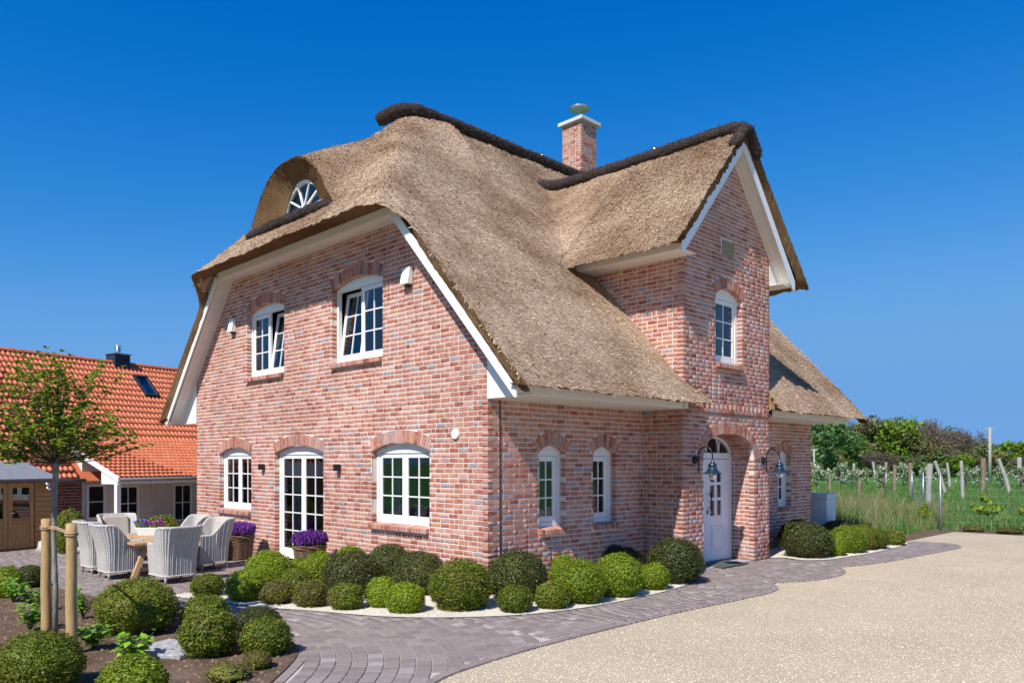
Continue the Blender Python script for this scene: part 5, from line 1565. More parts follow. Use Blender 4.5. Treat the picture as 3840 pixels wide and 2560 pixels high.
tb = empty("dining_table", (-2.68, 6.45, 0)); tag(tb, "teak dining table with slanted legs on the patio", "table")
x0, x1, y0, y1 = -.66, .52, -1.02, 1.15
for k in range(8):
    w = (x1 - x0) / 8; bevel(MB().box(x0 + k * w + .002, y0, .615, x0 + (k + 1) * w - .002, y1, .66).build("plank", "teak", tb), .004, 2)
MB().box(x0 + .08, y0 + .1, .56, x1 - .08, y1 - .1, .612).build("apron", "teak", tb)
for sy in (y0 + .30, y1 - .35):
    for sx, ex in ((x0 + .30, x0 + .04), (x1 - .30, x1 - .04)):
        mb = MB(); mb.bar((sx, sy, .56), (ex, sy - .10 * (1 if sy < 0 else -1), .0), .085, .075, (0, 1, 0)); bevel(mb.build("leg", "teak", tb), .005, 1)
    mb = MB(); mb.bar((x0 + .16, sy, .16), (x1 - .16, sy, .16), .05, .07); mb.build("stretcher", "teak", tb)
# flowers
def flowers(parent, c, r_, h, n, fm, seed, stem="lavender_leaf", spike=True, fname="flowers"):
    rd = random.Random(seed); V = []; Q = []; V2 = []; Q2 = []
    for _ in range(n):
        a = rd.uniform(0, 6.28); f = math.sqrt(rd.random()); x, y = math.cos(a) * f * r_[0], math.sin(a) * f * r_[1]
        hh = h * rd.uniform(.55, 1.0) * (1 - .25 * f); p = Vector((c[0] + x * .75, c[1] + y * .75, c[2])); q = Vector((c[0] + x * 1.12, c[1] + y * 1.12, c[2] + hh))
        w = Vector((rd.uniform(-1, 1), rd.uniform(-1, 1), 0)).normalized() * (.006 if spike else .02); oo = len(V)
        V += [tuple(p - w), tuple(p + w), tuple(q + w * .6), tuple(q - w * .6)]; Q.append((oo, oo + 1, oo + 2, oo + 3))
        if rd.random() < (.6 if spike else .35):
            s = rd.uniform(.012, .02) if spike else rd.uniform(.02, .04); L = rd.uniform(.04, .09) if spike else s
            for k in range(3):
                t = Vector((rd.uniform(-1, 1), rd.uniform(-1, 1), rd.uniform(-.3, .3))).normalized(); u_ = Vector((0, 0, 1)) if spike else Vector((rd.uniform(-1, 1), rd.uniform(-1, 1), 1)).normalized(); oo = len(V2); b_ = q + Vector((rd.uniform(-.01, .01), rd.uniform(-.01, .01), -.02))
                V2 += [tuple(b_ - t * s), tuple(b_ + t * s), tuple(b_ + t * s * .4 + u_ * L), tuple(b_ - t * s * .4 + u_ * L)]; Q2.append((oo, oo + 1, oo + 2, oo + 3))
    link("foliage", np_mesh("foliage", V, Q, stem), parent); link(fname, np_mesh(fname, V2, Q2, fm), parent)
fp = empty("flower_pot", (-2.62, 6.75, .66)); tag(fp, "white oblong pot with violet and pink flowers on the dining table", "flower pot")
v = [(-.17, -.085, 0), (.17, -.085, 0), (.17, .085, 0), (-.17, .085, 0), (-.22, -.12, .16), (.22, -.12, .16), (.22, .12, .16), (-.22, .12, .16)]
o = bevel(MB().hexa(v).build("pot", "pot_white", fp), .012, 2); o.rotation_euler = (0, 0, R(-40))
flowers(fp, (-.09, .09, .13), (.12, .10), .20, 420, "violet_flower", 3, "hydrangea_leaf", False, "violets"); flowers(fp, (.11, -.10, .13), (.12, .10), .22, 300, "pink_flower", 4, "hydrangea_leaf", False, "pinks")
# wicker baskets of lavender
def basket(x, y, lab, seed):
    e = empty("flower_basket", (x, y, 0)); tag(e, lab, "flower basket", "wicker baskets of lavender by the glazed door")
    V = []; Q = []; seg = 72; rows = 26; H = .47
    for j in range(rows * 2 + 1):
        f = j / (rows * 2); z = .015 + H * f; rad = .255 + .055 * f
        for k in range(seg):
            a = 2 * math.pi * k / seg; cell = (k // 6); wv_ = .016 * math.sin(math.pi * ((k % 6) + .5) / 6) * (1 if (cell + j // 2) % 2 else -1) * (1 if j % 2 else .35)
            V.append(((rad + wv_) * math.cos(a), (rad + wv_) * math.sin(a) * .86, z + .004 * math.sin(k * 1.3 + j)))
    for j in range(rows * 2):
        for k in range(seg): Q.append((j * seg + k, j * seg + (k + 1) % seg, (j + 1) * seg + (k + 1) % seg, (j + 1) * seg + k))
    link("weave", np_mesh("weave", V, Q, "basket"), e)
    for t in range(3):
        mb = MB(); pts_ = [((.315 + .012 * math.sin(a * .9 + t * 2)) * math.cos(a * 6.2832 / 40), (.315 + .012 * math.sin(a * .9 + t * 2)) * math.sin(a * 6.2832 / 40) * .86, .47 + .022 * t + .010 * math.cos(a * .9 + t * 2)) for a in range(41)]; mb.tube(pts_, .014, 6, False); mb.build("rim_braid", "basket", e, True)
    mb = MB(); mb.lathe([(0, .42), (.28, .42)], 24); mb.build("soil", "soil_clod", e)
    flowers(e, (0, 0, .42), (.30, .26), .36, 2300, "lavender_flower", seed)
basket(-.62, 7.10, "wicker basket of purple lavender left of the glazed door", 5); basket(-.62, 4.22, "wicker basket of purple lavender right of the glazed door, half hidden by box balls", 6)
mb = MB(); mb.lathe([(0, 0), (.085, 0), (.12, .20), (.13, .20), (.13, .235), (.11, .235), (.10, .2)], 20, (-3.02, 11.75, .36)); mb.lathe([(0, 0), (.10, 0), (.12, .36), (0, .36)], 16, (-3.02, 11.75, 0)); tag(mb.build("terracotta_pot", "terracotta", None, True), "orange terracotta pot beside the wooden shed", "pot")

# ------------------------------------------------------------------ tiled outbuilding behind the patio
annex = empty("tiled_outbuilding", (-3.91, 12.38, 0), R(15.4)); tag(annex, "low outbuilding with orange pantile roof and white veranda behind the patio", "building")
prof = [(0, .004), (.10, .0), (.22, .004), (.36, .022), (.50, .040), (.64, .046), (.78, .040), (.90, .022), (1.02, .004)]
def tile_geo():
    v = []; f = []; n = len(prof)
    for yy, dz in ((-.08, .022), (.5, .009), (1.06, -.006)):
        for x, h in prof: v.append((x - .5, yy, h * 1.0 + dz))
    for x, h in prof: v.append((x - .5, -.08, h + .022 - .014))
    for j in range(2):
        for i in range(n - 1): f.append((j * n + i, j * n + i + 1, (j + 1) * n + i + 1, (j + 1) * n + i))
    for i in range(n - 1): f.append((3 * n + i, 3 * n + i + 1, i + 1, i))
    return v, f
tv, tf = tile_geo(); tile_me = MB().add(tv, tf).mesh("roof_tile", "roof_tile", True)
TW_, TC_ = .142, .265
tiles = []
def slope_tiles(y0, z0, y1, z1, x0, x1, course, skip=None):
    L = math.hypot(y1 - y0, z1 - z0); n = round(L / course); c = L / n; uy, uz = (y1 - y0) / L, (z1 - z0) / L
    for j in range(n):
        x = x0
        while x < x1:
            p = (x + TW_ / 2, y0 + uy * c * j, z0 + uz * c * j)
            if not (skip and skip(p)): tiles.append((p, uy, uz, c))
            x += TW_
sky_y = lambda p: 6.48 < p[0] < 6.96 and 3.85 < p[1] < 4.55
slope_tiles(2.35, 2.70, 5.0, 5.36, -1.2, 8.6, TC_, sky_y)
slope_tiles(1.22, 1.60, 2.35, 2.70, -1.2, 2.62, TC_)
slope_tiles(-.36, 1.655, 2.42, 2.76, 2.70, 8.6, .235)
def tmat(t):
    (x, y, z), uy, uz, c = t; M = Matrix.Identity(4)
    for i, cc in enumerate((Vector((TW_, 0, 0)), Vector((0, uy, uz)) * c, Vector((0, -uz, uy)), Vector((x, y, z)))): M[0][i], M[1][i], M[2][i] = cc
    return M
AM = Matrix.Translation((-3.91, 12.38, 0)) @ Matrix.Rotation(R(15.4), 4, 'Z')
def tvis(t):
    w = AM @ Vector(t[0]) - cam.location; d = (w.x + w.y) * .70711; l = (w.x - w.y) * .70711 / d
    return d + (0 if -.66 < l < -.40 else 100)
tiles.sort(key=tvis)
roofA = MB(); roofA.quad((-1.2, 1.25, 1.57), (8.6, 1.25, 1.57), (8.6, 5.0, 5.30), (-1.2, 5.0, 5.30)); roofA.quad((2.70, -.34, 1.62), (8.6, -.34, 1.62), (8.6, 2.4, 2.70), (2.70, 2.4, 2.70)); roofA.quad((-1.2, 5.0, 5.30), (8.6, 5.0, 5.30), (8.6, 8.8, 1.6), (-1.2, 8.8, 1.6))
troof = roofA.build("roof", "roof_tile", annex)
for t in tiles[:300]: link("roof_tile", tile_me, troof, tmat(t))
V = []; Q = []
for t in tiles[300:]:
    M = tmat(t); o_ = len(V); V += [tuple(M @ Vector(p)) for p in tv]; Q += [tuple(k + o_ for k in q) for q in tf]
tag(link("roof_tiles", np_mesh("roof_tiles", V, Q, "roof_tile", True), troof), kind="stuff")
rt_me = MB(); seg = 10
for x, r_ in ((0, .105), (.33, .09)):
    for k in range(seg + 1):
        a = math.pi * k / seg; rt_me.v.append((x, r_ * math.cos(a) * 1.1, r_ * math.sin(a)))
rt_me.f = [(k, k + 1, seg + 2 + k, seg + 1 + k) for k in range(seg)]; rt_me = rt_me.mesh("ridge_tile", "roof_tile", True)
x = -1.2
while x < 8.5:
    link("ridge_tile", rt_me, troof, Matrix.Translation((x, 5.02, 5.36))); x += .31
g = MB(); g.tube([(-1.2, 1.15, 1.585), (2.75, 1.15, 1.585)], .05, 8); g.build("gutter", "gutter", annex, True)
g = MB(); g.tube([(2.72, -.42, 1.625), (8.6, -.42, 1.625)], .045, 8); g.build("gutter", "gutter", annex, True)
# white verge board and gable cheek of the veranda
vb = MB(); vb.prism([(2.66, -.42, 1.56), (2.66, -.42, 1.68), (2.66, 2.45, 2.82), (2.66, 2.45, 2.66)], (.05, 0, 0)); vb.build("verge_board", "white_paint", annex)
vb = MB(); vb.prism([(2.69, -.34, 1.50), (2.69, -.34, 1.62), (2.69, .35, 1.89), (2.69, .35, 1.50)], (.03, 0, 0)); vb.build("verge_cheek", "white_paint", annex)
bm_ = MB(); bm_.box(2.72, -.34, 1.50, 8.6, -.26, 1.60); bm_.build("veranda_beam", "white_paint", annex)
x = 3.0
while x < 8.4:
    MB().box(x, -.40, 1.50, x + .06, -.2, 1.57).build("rafter_end", "white_paint", annex); x += .62
bevel(MB().box(2.66, -.36, 0, 2.78, -.24, 1.50).build("post", "white_paint", annex), .006, 1)
bevel(MB().box(6.9, -.36, 0, 7.02, -.24, 1.50).build("post", "white_paint", annex), .006, 1)
MB().box(-1.2, 1.52, 0, 2.87, 1.9, 1.72).build("brick_panel_backing", "mortar", annex)
MB().box(2.87, 1.5, 0, 8.6, 1.9, 2.2).build("white_wall", "white_wall", annex)
MB().box(-1.2, 1.9, 0, 8.6, 8.5, 1.55).build("core_wall", "plain_wall", annex)
FX = Frame((0, 1.5, 0), (1, 0, 0), (0, -1, 0)); items = [(FX, a0 - .1, a1 - .1, z0, z1) for a0, a1, z0, z1 in gen(2.96, 1.66, lambda z: (0, 2.96), [], 41) if a1 > 1.3]
V = []; Q = []; rdx = random.Random(8)
for F_, a0, a1, z0, z1 in items:
    v, f = UNIT[rdx.randrange(8)]; M = frame_matrix(F_, (a0 + a1) / 2, (z0 + z1) / 2, a1 - a0, z1 - z0); o_ = len(V); V += [tuple(M @ Vector(p)) for p in v]; Q += [tuple(k + o_ for k in q) for q in f]
tag(link("bricks", np_mesh("bricks", V, Q, "brick_dark"), annex), kind="stuff")
def awin(x0, x1, z0, z1, cols, rows):
    w = MB(); y = 1.5
    w.box(x0 - .07, y - .03, z0 - .07, x0, y, z1 + .07); w.box(x1, y - .03, z0 - .07, x1 + .07, y, z1 + .07); w.box(x0, y - .029, z0 - .07, x1, y, z0); w.box(x0, y - .029, z1, x1, y, z1 + .07)
    for c in range(1, cols): xx = x0 + (x1 - x0) * c / cols; w.box(xx - .015, y - .02, z0, xx + .015, y, z1)
    for r_ in range(1, rows): zz = z0 + (z1 - z0) * r_ / rows; w.box(x0, y - .019, zz - .012, x1, y, zz + .012)
    wo = w.build("window", "white_paint", annex)
    for c in range(cols):
        for r_ in range(rows):
            a0, a1 = x0 + (x1 - x0) * c / cols, x0 + (x1 - x0) * (c + 1) / cols; b0, b1 = z0 + (z1 - z0) * r_ / rows, z0 + (z1 - z0) * (r_ + 1) / rows
            MB().quad((a0, y - .010, b0), (a1, y - .010, b0), (a1, y - .010, b1), (a0, y - .010, b1)).build("pane", "glass", wo)
    MB().quad((x0, y - .004, z0), (x1, y - .004, z0), (x1, y - .004, z1), (x0, y - .004, z1)).build("dark_room", "room", wo)
awin(3.05, 3.47, .55, 1.40, 1, 2); awin(3.95, 4.50, .42, 1.35, 2, 2); awin(5.78, 6.32, .32, 1.35, 2, 2)
MB().box(4.95, 1.42, 0, 5.02, 1.5, 1.5).build("wall_post", "white_wall", annex)
# roof window, dark chimney and steel flue
sk = MB(); s45 = Matrix.Translation((6.72, 4.22, 4.60)) @ Matrix.Diagonal((.85, .8, 1, 1)) @ Matrix.Rotation(math.atan2(2.66, 2.65), 4, 'X')
sk.box(-.29, -.55, .0, -.22, .55, .09); sk.box(.22, -.55, .0, .29, .55, .09); sk.box(-.22, -.55, .001, .22, -.47, .088); sk.box(-.22, .47, .001, .22, .55, .088)
so = sk.build("roof_window", "slate_dark", annex, False, s45); MB().quad((-.22, -.47, .05), (.22, -.47, .05), (.22, .47, .05), (-.22, .47, .05)).build("pane", "glass", so)
MB().quad((-.22, -.47, .04), (.22, -.47, .04), (.22, .1, .04), (-.22, .1, .04)).build("blind", "curtain", so); MB().quad((-.22, .1, .04), (.22, .1, .04), (.22, .47, .04), (-.22, .47, .04)).build("dark_room", "room", so)
co_ = bevel(MB().box(6.0, 4.80, 4.9, 6.55, 5.30, 5.66).build("chimney", "slate_dark", annex), .01, 1)
bevel(MB().box(5.96, 4.76, 5.66, 6.59, 5.34, 5.70).build("chimney_cap", "zinc", co_), .006, 1)
mb = MB(); mb.lathe([(.09, 0), (.09, .18), (.075, .2), (.075, .24), (.12, .25), (.12, .27), (0, .28)], 16, (6.27, 5.05, 5.70)); mb.build("flue", "steel_bright", co_, True)
# timber shed in front of it
shed = empty("timber_shed", (-3.91, 12.38, 0), R(15.4)); tag(shed, "honey coloured timber shed with glazed door at the left picture edge", "shed")
MB().box(-2.2, .02, 0, 1.28, 1.48, 1.62).build("shed_wall", "pine_cladding", shed)
k = 0; z = .03
while z < 1.60:
    bevel(MB().box(.78, -.012, z, 1.30, .02, min(1.62, z + .116)).build("plank", "pine_cladding", shed), .006, 1); z += .122
for x0 in (-.43, .165):
    x1 = x0 + .585; d = MB(); d.box(x0, -.03, .04, x0 + .10, .0, 1.60); d.box(x1 - .10, -.03, .04, x1, .0, 1.60); d.box(x0 + .10, -.029, 1.47, x1 - .10, .0, 1.60); d.box(x0 + .10, -.029, .62, x1 - .10, .0, .76); d.box(x0 + .10, -.029, .04, x1 - .10, .0, .12); d.box(x0 + .08, -.05, .66, x1 - .08, -.03, .70)
    do = bevel(d.build("door", "pine", shed), .005, 1)
    for q in range(5): bevel(MB().box(x0 + .10 + q * .077, -.018, .12, x0 + .10 + q * .077 + .074, .0, .62).build("door_plank", "pine", do), .004, 1)
    MB().quad((x0 + .10, -.012, .76), (x1 - .10, -.012, .76), (x1 - .10, -.012, 1.47), (x0 + .10, -.012, 1.47)).build("pane", "glass", do); MB().quad((x0 + .10, -.002, .76), (x1 - .10, -.002, .76), (x1 - .10, -.002, 1.47), (x0 + .10, -.002, 1.47)).build("dark_room", "room", do)
h_ = MB(); h_.tube([(.20, -.03, .88), (.20, -.07, .88), (.29, -.07, .88)], .010, 6); h_.build("handle", "steel_bright", shed)
MB().add([(-2.3, -.16, 1.68), (1.34, -.16, 1.68), (1.34, 1.5, 2.09), (-2.3, 1.5, 2.09)], [(0, 1, 2, 3)]).build("felt_roof", "felt_roof", shed)
MB().box(-2.3, -.16, 1.62, 1.34, -.13, 1.677).build("shed_fascia", "gutter", shed)
mb = MB(); mb.lathe([(0, 0), (.03, .0), (.045, -.06), (.05, -.10), (.04, -.10), (0, -.05)], 14, (1.0, -.14, 1.60)); mb.tube([(1.0, -.14, 1.52), (1.0, -.17, 1.44), (1.02, -.22, 1.40)], [.03, .035, .042], 10); mb.build("spotlight", "steel_bright", shed, True)

# grey heat pump at the far house corner
hp = empty("heat_pump", (12.35, .05, 0), R(0)); tag(hp, "pale grey heat pump box at the far right house corner", "heat pump")
bevel(MB().box(-.12, -.18, .06, .45, .9, 1.10).build("casing", "heat_pump", hp), .02, 2); bevel(MB().box(-.14, -.20, 1.10, .47, .92, 1.24).build("lid", "heat_pump", hp), .02, 2); MB().box(-.10, -.15, 0, .43, .87, .06).build("feet", "black_metal", hp)

# ------------------------------------------------------------------ orchard, field and wood on the right
def at(d, l, z=0.0): return (camx + .70711 * (d + l * d), camy + .70711 * (d - l * d), z)   # d ahead of the viewpoint, l to the right per metre
def post(x, y, h, r_, lean, mat, lab, seed, name="orchard_post"):
    rd = random.Random(seed); n = 8; pts_ = [(lean[0] * (k / n) ** 1.3 * h + .02 * math.sin(k + seed), lean[1] * (k / n) ** 1.3 * h, h * k / n - (.0 if k else .05)) for k in range(n + 1)]
    mb = MB(); mb.tube(pts_, [r_ * .78 * rd.uniform(.86, 1.12) for _ in range(n + 1)], 9); o = mb.build(name, mat, None, False); o.location = (x, y, -.04); tag(o, lab, "post", "weathered wooden posts in the orchard meadow"); return o
post(31.98, 3.34, 2.05, .17, (.02, -.02), "grey_timber", "thick pale post nearest to the wire fence", 1)
post(47.13, 6.91, 2.2, .13, (-.12, .25), "grey_timber", "pale post leaning left just right of the thick one", 2)
post(38.24, 3.53, 2.2, .12, (-.03, .03), "grey_timber", "straight slim grey post in the middle of the meadow", 3)
post(49.74, 5.38, 2.4, .19, (0, 0), "brown_timber", "thick brown post beside white blossom", 4)
post(50.95, 4.16, 2.35, .15, (-.13, .24), "grey_timber", "pale post leaning left near the right picture edge", 5)
post(75.51, 8.7, 2.6, .25, (-.02, .02), "grey_timber", "grey post at the right picture edge", 6)
post(39.83, 6.64, 2.1, .14, (.0, .02), "brown_timber", "gnarled brown post left of the thick pale one", 7)
post(48.17, 10.37, 1.95, .15, (.01, 0), "brown_timber", "brown post in the middle of the left group", 8)
post(66.78, 17.43, 2.1, .16, (0, 0), "grey_timber", "short grey post behind the brown one", 9)
post(63.95, 20.25, 1.8, .34, (.04, -.02), "grey_timber", "very thick pale stump post near the house end", 10)
post(75.32, 23.66, 2.0, .18, (0, 0), "grey_timber", "slim pale post close to a rusty one", 11)
post(77.8, 25.9, 1.7, .16, (0, 0), "rust_timber", "rust brown short post among pale ones", 12)
post(38.32, 9.0, 1.2, .12, (.04, -.04), "brown_timber", "low brown stump left of the brown post", 13)
post(36.55, 9.92, 1.45, .11, (-.04, .04), "brown_timber", "low brown stump nearest the grey heat pump", 14)
post(76.91, 22.07, 2.2, .17, (-.06, .08), "grey_timber", "tilted pale post in the back row", 15)
post(37.42, 7.4, .7, .12, (0, 0), "brown_timber", "knee-high brown stump in the tall grass", 16)
post(61.0, 10.5, 2.1, .13, (-.05, .08), "grey_timber", "thin tilted post in front of the blossom left of the thick pale one", 17)
up_ = empty("utility_pole", (85.5, 13.5, -.05)); tag(up_, "tall grey utility pole with crossbar above the orchard", "utility pole")
mb = MB(); mb.tube([(0, 0, 0), (0, 0, 5.8)], [.17, .13], 10); mb.build("pole", "grey_timber", up_, True); mb = MB(); mb.bar((-.4, .4, 5.7), (.4, -.4, 5.7), .10, .14); mb.build("crossbar", "grey_timber", up_)
u2 = empty("utility_pole", (68.6, 25.0, -.05)); tag(u2, "short thin pole with crossbar beside the house wall edge", "utility pole")
mb = MB(); mb.tube([(0, 0, 0), (0, 0, 3.5)], [.11, .09], 8); mb.build("pole", "grey_timber", u2, True); mb = MB(); mb.bar((-.3, .3, 3.45), (.3, -.3, 3.45), .08, .1); mb.build("crossbar", "grey_timber", u2)
fence = empty("wire_fence", (17.62, -1.32, -.02)); tag(fence, "thin galvanised wire fence along the gravel yard", "fence")
fp_ = [(17.62, -1.32, 1.78), (25.2, 1.49, 1.70), (33, 4.4, 1.7), (18.3, -5.0, 1.7), (18.9, -9.0, 1.7)]
for x, y, h in fp_: mb = MB(); mb.tube([(0, 0, -.1), (0, 0, h)], .03, 8); mb.build("post", "zinc", fence, True, Matrix.Translation((x - 17.62, y + 1.32, 0)))
for a, b_ in ((0, 1), (1, 2), (0, 3), (3, 4)):
    for k in range(8):
        z = .1 + k * .2; mb = MB(); mb.tube([(fp_[a][0] - 17.62, fp_[a][1] + 1.32, z), (fp_[b_][0] - 17.62, fp_[b_][1] + 1.32, z)], .0022, 4, False); mb.build("wire", "zinc", fence)
    n = int(math.hypot(fp_[a][0] - fp_[b_][0], fp_[a][1] - fp_[b_][1]) / .3); vm = MB()
    for k in range(n):
        t = k / n; x = fp_[a][0] + (fp_[b_][0] - fp_[a][0]) * t - 17.62; y = fp_[a][1] + (fp_[b_][1] - fp_[a][1]) * t + 1.32; vm.tube([(x, y, .1), (x, y, 1.5)], .0016, 3, False)
    tag(vm.build("vertical_wires", "zinc", fence), kind="stuff")
# grass
def blades(name, n, dr, lr, hr, wr, mat, seed, test=None, pw=1.0):
    r2 = np.random.default_rng(seed); d = dr[0] + (dr[1] - dr[0]) * r2.random(n) ** pw; l = r2.uniform(*lr, n); x = camx + .70711 * d * (1 + l); y = camy + .70711 * d * (1 - l)
    if test is not None: k = test(x, y); x, y, d = x[k], y[k], d[k]
    n = len(x); h = r2.uniform(*hr, n) * (.6 + .8 * np.array([max(0, .5 + vnoise(a * .35, b_ * .35)) for a, b_ in zip(x, y)])); w = r2.uniform(*wr, n); a = r2.uniform(0, 6.28, n)
    bx_, by_ = np.cos(a) * w, np.sin(a) * w; tx, ty = r2.normal(0, .28, n) * h, r2.normal(0, .28, n) * h; zz = np.full(n, -.05)
    V = np.stack([np.stack([x - bx_, y - by_, zz], -1), np.stack([x + bx_, y + by_, zz], -1), np.stack([x + tx * .4 - bx_ * .7, y + ty * .4 - by_ * .7, h * .6], -1), np.stack([x + tx * .4 + bx_ * .7, y + ty * .4 + by_ * .7, h * .6], -1), np.stack([x + tx, y + ty, h], -1)], 1).reshape(-1, 3)
    T = (np.array([(0, 1, 3), (0, 3, 2), (2, 3, 4)])[None] + (np.arange(n) * 5)[:, None, None]).reshape(-1, 3)
    return tag(link(name, np_mesh(name, V, T, mat)), kind="stuff")
off_yard = lambda x, y: ~((x < 18.3) & (y < -1.0)) & ~((x < 13.6) & (y < 12))
blades("tall_grass", 30000, (20.5, 34), (.36, .68), (.18, .55), (.006, .014), "grass_blade", 3, off_yard)
blades("meadow_grass", 26000, (32, 75), (.36, .70), (.10, .34), (.012, .03), "grass_blade", 4, off_yard)
blades("dry_stalks", 2600, (20.8, 33), (.37, .56), (.45, 1.0), (.003, .006), "dry_stalk", 5, off_yard)
# leaf clouds for distant growth
def cloud(n, ls, seed, clumps=14, trunk=True, sparse=False):
    """unit tree: height 1, crown from .25 up"""
    r2 = np.random.default_rng(seed); cc = []
    for i in range(clumps):
        a = r2.uniform(0, 6.28); rr = math.sqrt(r2.random()) * .34; z = r2.uniform(.35, .88); cc.append((math.cos(a) * rr * (1.15 - abs(z - .55)), math.sin(a) * rr * (1.15 - abs(z - .55)), z, r2.uniform(.11, .2)))
    cc = np.array(cc); k = r2.integers(0, clumps, n); d = r2.normal(size=(n, 3)); d /= np.linalg.norm(d, axis=1)[:, None]
    p = cc[k, :3] + d * (cc[k, 3] * r2.random(n) ** (.33 if not sparse else .6))[:, None]
    nn = d + r2.normal(0, .6, (n, 3)); nn /= np.linalg.norm(nn, axis=1)[:, None]; t = np.cross(nn, r2.normal(size=(n, 3))); t /= np.linalg.norm(t, axis=1)[:, None]; b_ = np.cross(nn, t); s = (ls * r2.uniform(.5, 1.3, n))[:, None]
    asp = .7 if not sparse else .12
    return np.stack([p - t * s, p - b_ * s * asp, p + t * s, p + b_ * s * asp], 1).reshape(-1, 3), cc
def limbs(cc, seed):
    mb = MB(); mb.tube([(0, 0, -.02), (.005, 0, .2), (0, .005, .45), (0, 0, .8)], [.022, .018, .013, .003], 7)
    for x, y, z, r_ in cc: mb.tube([(0, 0, max(.15, z - .3)), (x * .55, y * .55, z - .08), (x, y, z)], [.010, .007, .002], 5, False)
    return mb
kinds = {"green": ("wood_green", 2200, .030, False), "lime": ("wood_lime", 2200, .030, False), "pale": ("wood_pale", 2600, .028, False), "olive": ("wood_olive", 2000, .028, False), "bare": ("wood_brown", 2600, .045, True)}
tmesh = {}
for i, (k, (mat, n, ls, spz)) in enumerate(kinds.items()):
    for v_ in range(2):
        V, cc = cloud(n, ls, 60 + i * 2 + v_, 16, sparse=spz); tmesh[k, v_] = (np_mesh("crown", V, np.arange(len(V)).reshape(-1, 4), mat), limbs(cc, i).mesh("trunk", "twig"), V)
def far_tree(name, d, l, h, w, k, v_, lab, grp="trees at the edge of the wood"):
    e = empty(name, at(d, l, -.05)); e.scale = (w, w, h); e.rotation_euler = (0, 0, d * 1.3 + l * 17); tag(e, lab, "tree", grp)
    link("crown", tmesh[k, v_][0], e); link("trunk", tmesh[k, v_][1], e)
far_tree("leafy_tree", 92, .400, 7.6, 9.5, "pale", 0, "broad pale green tree right behind the house wall")
far_tree("leafy_tree", 100, .425, 5.4, 8.0, "green", 0, "darker green round tree beside the pale one")
far_tree("leafy_tree", 118, .498, 9.2, 8.5, "lime", 0, "bright lime tree standing out of the skyline")
far_tree("leafy_tree", 120, .468, 9.6, 9.0, "olive", 0, "tall brown-olive tree left of the bright lime one")
far_tree("bare_tree", 125, .440, 10.0, 9.0, "bare", 0, "leafless grey tree above the green ones near the house")
far_tree("bare_tree", 122, .525, 9.4, 8.0, "bare", 1, "leafless tree right of the bright lime one")
far_tree("bare_tree", 126, .560, 9.2, 9.0, "bare", 0, "wide leafless tree in the middle of the skyline")
far_tree("bare_tree", 124, .592, 7.8, 6.0, "bare", 1, "small leafless tree where the skyline drops")
far_tree("bare_tree", 112, .472, 4.2, 5.0, "bare", 0, "low brown bush below the olive tree")
far_tree("leafy_tree", 108, .585, 3.4, 6.0, "lime", 1, "low yellow-green bush in front of the wood near the pole")
far_tree("leafy_tree", 130, .66, 6.2, 9.0, "lime", 0, "yellow-green tree at the right picture edge")
for k in kinds:
    V = []; r2 = random.Random(ord(k[0]) + 5)
    num = {"green": 20, "lime": 14, "pale": 8, "olive": 44, "bare": 62}[k]
    for i in range(num):
        l = r2.uniform(.34, .78); d = r2.uniform(112, 165); sk_ = 9.6 - max(0, l - .52) * 25 - max(0, .45 - l) * 4
        h = max(3.0, sk_ * r2.uniform(.6, 1.02)) * d / 125; w = h * r2.uniform(.9, 1.4); P = np.array(at(d, l, -.05)); q = tmesh[k, i % 2][2].copy(); a = r2.uniform(0, 6.28)
        if i % 3 == 0: h *= .5
        x = q[:, 0] * math.cos(a) - q[:, 1] * math.sin(a); y = q[:, 0] * math.sin(a) + q[:, 1] * math.cos(a); V.append(np.stack([x * w, y * w, (q[:, 2] - (.12 if i % 2 else .2)) * h], -1) + P)
    V = np.concatenate(V); tag(link("woodland", np_mesh("woodland", V, np.arange(len(V)).reshape(-1, 4), kinds[k][0])), kind="stuff")
hl = MB(); n = 60
for i in range(n + 1):
    l = .2 + .9 * i / n; x, y, _ = at(170, l); x2, y2, _ = at(260, l); hh = 5.2 - max(0, l - .5) * 7 + .5 * vnoise(i * .3, 2); hl.v += [(x, y, -.06), (x, y, max(2.2, hh * .75)), (x2, y2, max(3, hh * 1.25))]
for i in range(n):
    for k in range(2): hl.f.append((i * 3 + k, (i + 1) * 3 + k, (i + 1) * 3 + k + 1, i * 3 + k + 1))
tag(hl.build("wooded_hill", "wood_olive", None), kind="structure")
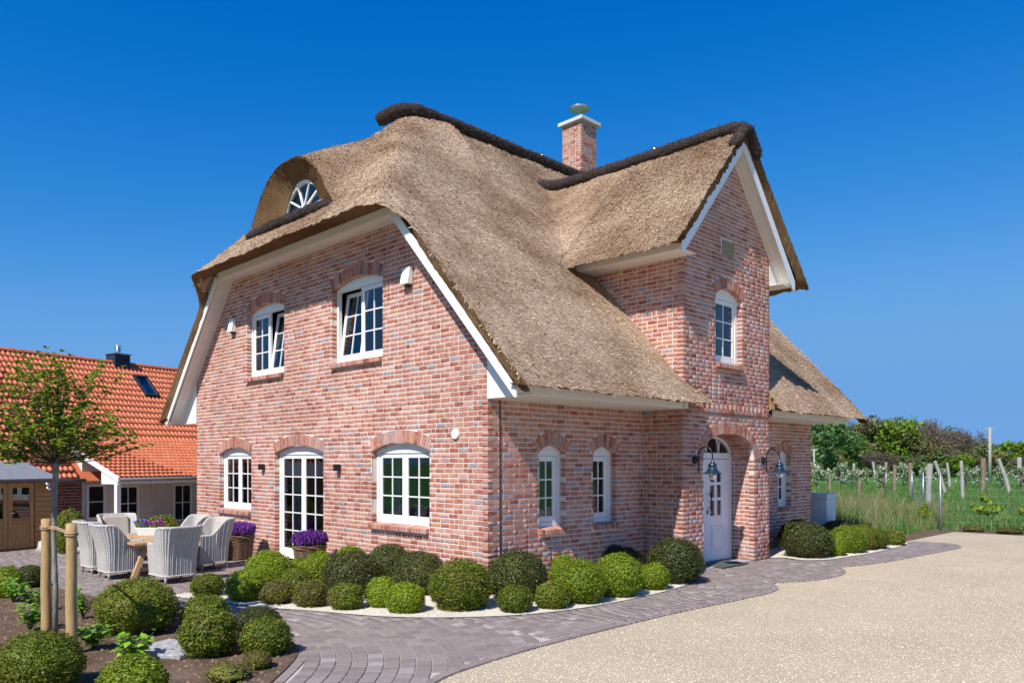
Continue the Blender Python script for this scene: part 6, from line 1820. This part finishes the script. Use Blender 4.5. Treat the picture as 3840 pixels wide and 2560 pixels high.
# blossoming young fruit trees
V, cc = cloud(1100, .035, 91, 10); bl_me = np_mesh("crown", V, np.arange(len(V)).reshape(-1, 4), "blossom"); bt_me = limbs(cc, 3).mesh("trunk", "twig")
bl = [(62, .392, "first flowering fruit tree beside the house wall edge"), (66, .407, "flowering fruit tree behind the very thick stump post"), (70, .423, "flowering fruit tree by the rusty post"), (60, .440, "flowering fruit tree behind the low brown stumps"), (68, .457, "flowering fruit tree next to the tilted back row post"), (58, .480, "flowering fruit tree behind the brown middle post"), (64, .505, "flowering fruit tree left of the thick pale post"), (60, .530, "flowering fruit tree right of the thick pale post"), (66, .553, "flowering fruit tree behind the straight slim post"), (57, .585, "flowering fruit tree thick with white blossom left of the thick brown post"), (59, .606, "flowering fruit tree with white blossom right of the thick brown post"), (62, .632, "flowering fruit tree beside the leaning right hand post"), (60, .655, "flowering fruit tree at the right picture edge")]
for i, (d, l, lab) in enumerate(bl):
    e = empty("fruit_tree", at(d, l, -.05), i * 1.1); h = random.Random(i).uniform(1.6, 2.3); e.scale = (h * .9, h * .9, h * .95); tag(e, lab, "tree", "blossoming young fruit trees"); link("crown", bl_me, e); link("trunk", bt_me, e)
# low dark clumps at the yard edge and saplings along the fence
for i, (x, y, s, lab) in enumerate(((18.25, -2.05, .36, "low dark brown clump left of the others at the far yard edge"), (18.2, -3.0, .42, "wide low brown clump in the middle of the far yard edge"), (18.2, -3.75, .34, "low brown clump nearest the right picture edge"))):
    o = link("heather_clump", bush_mesh["K", "s", i % 2]); o.location = (x, y, -.03); o.scale = (s * .8, s * .8, .11); tag(o, lab, "clump", "low brown clumps at the yard edge")
V, cc = cloud(420, .07, 95, 10); sp_me = np_mesh("foliage", V, np.arange(len(V)).reshape(-1, 4), "maple_leaf"); st_me = limbs(cc, 4).mesh("stem", "twig")
for i, (x, y, h, lab) in enumerate(((20.4, -1.9, 1.15, "sapling right of the galvanised fence post"), (21.3, -2.8, 1.0, "leafy sapling farther right behind the fence"), (19.4, -.4, .8, "small sapling left of the galvanised fence post"))):
    e = empty("sapling", (x, y, -.04), i * 2.0); e.scale = (h * .8, h * .8, h); tag(e, lab, "sapling", "saplings along the wire fence"); link("foliage", sp_me, e); link("stem", st_me, e)
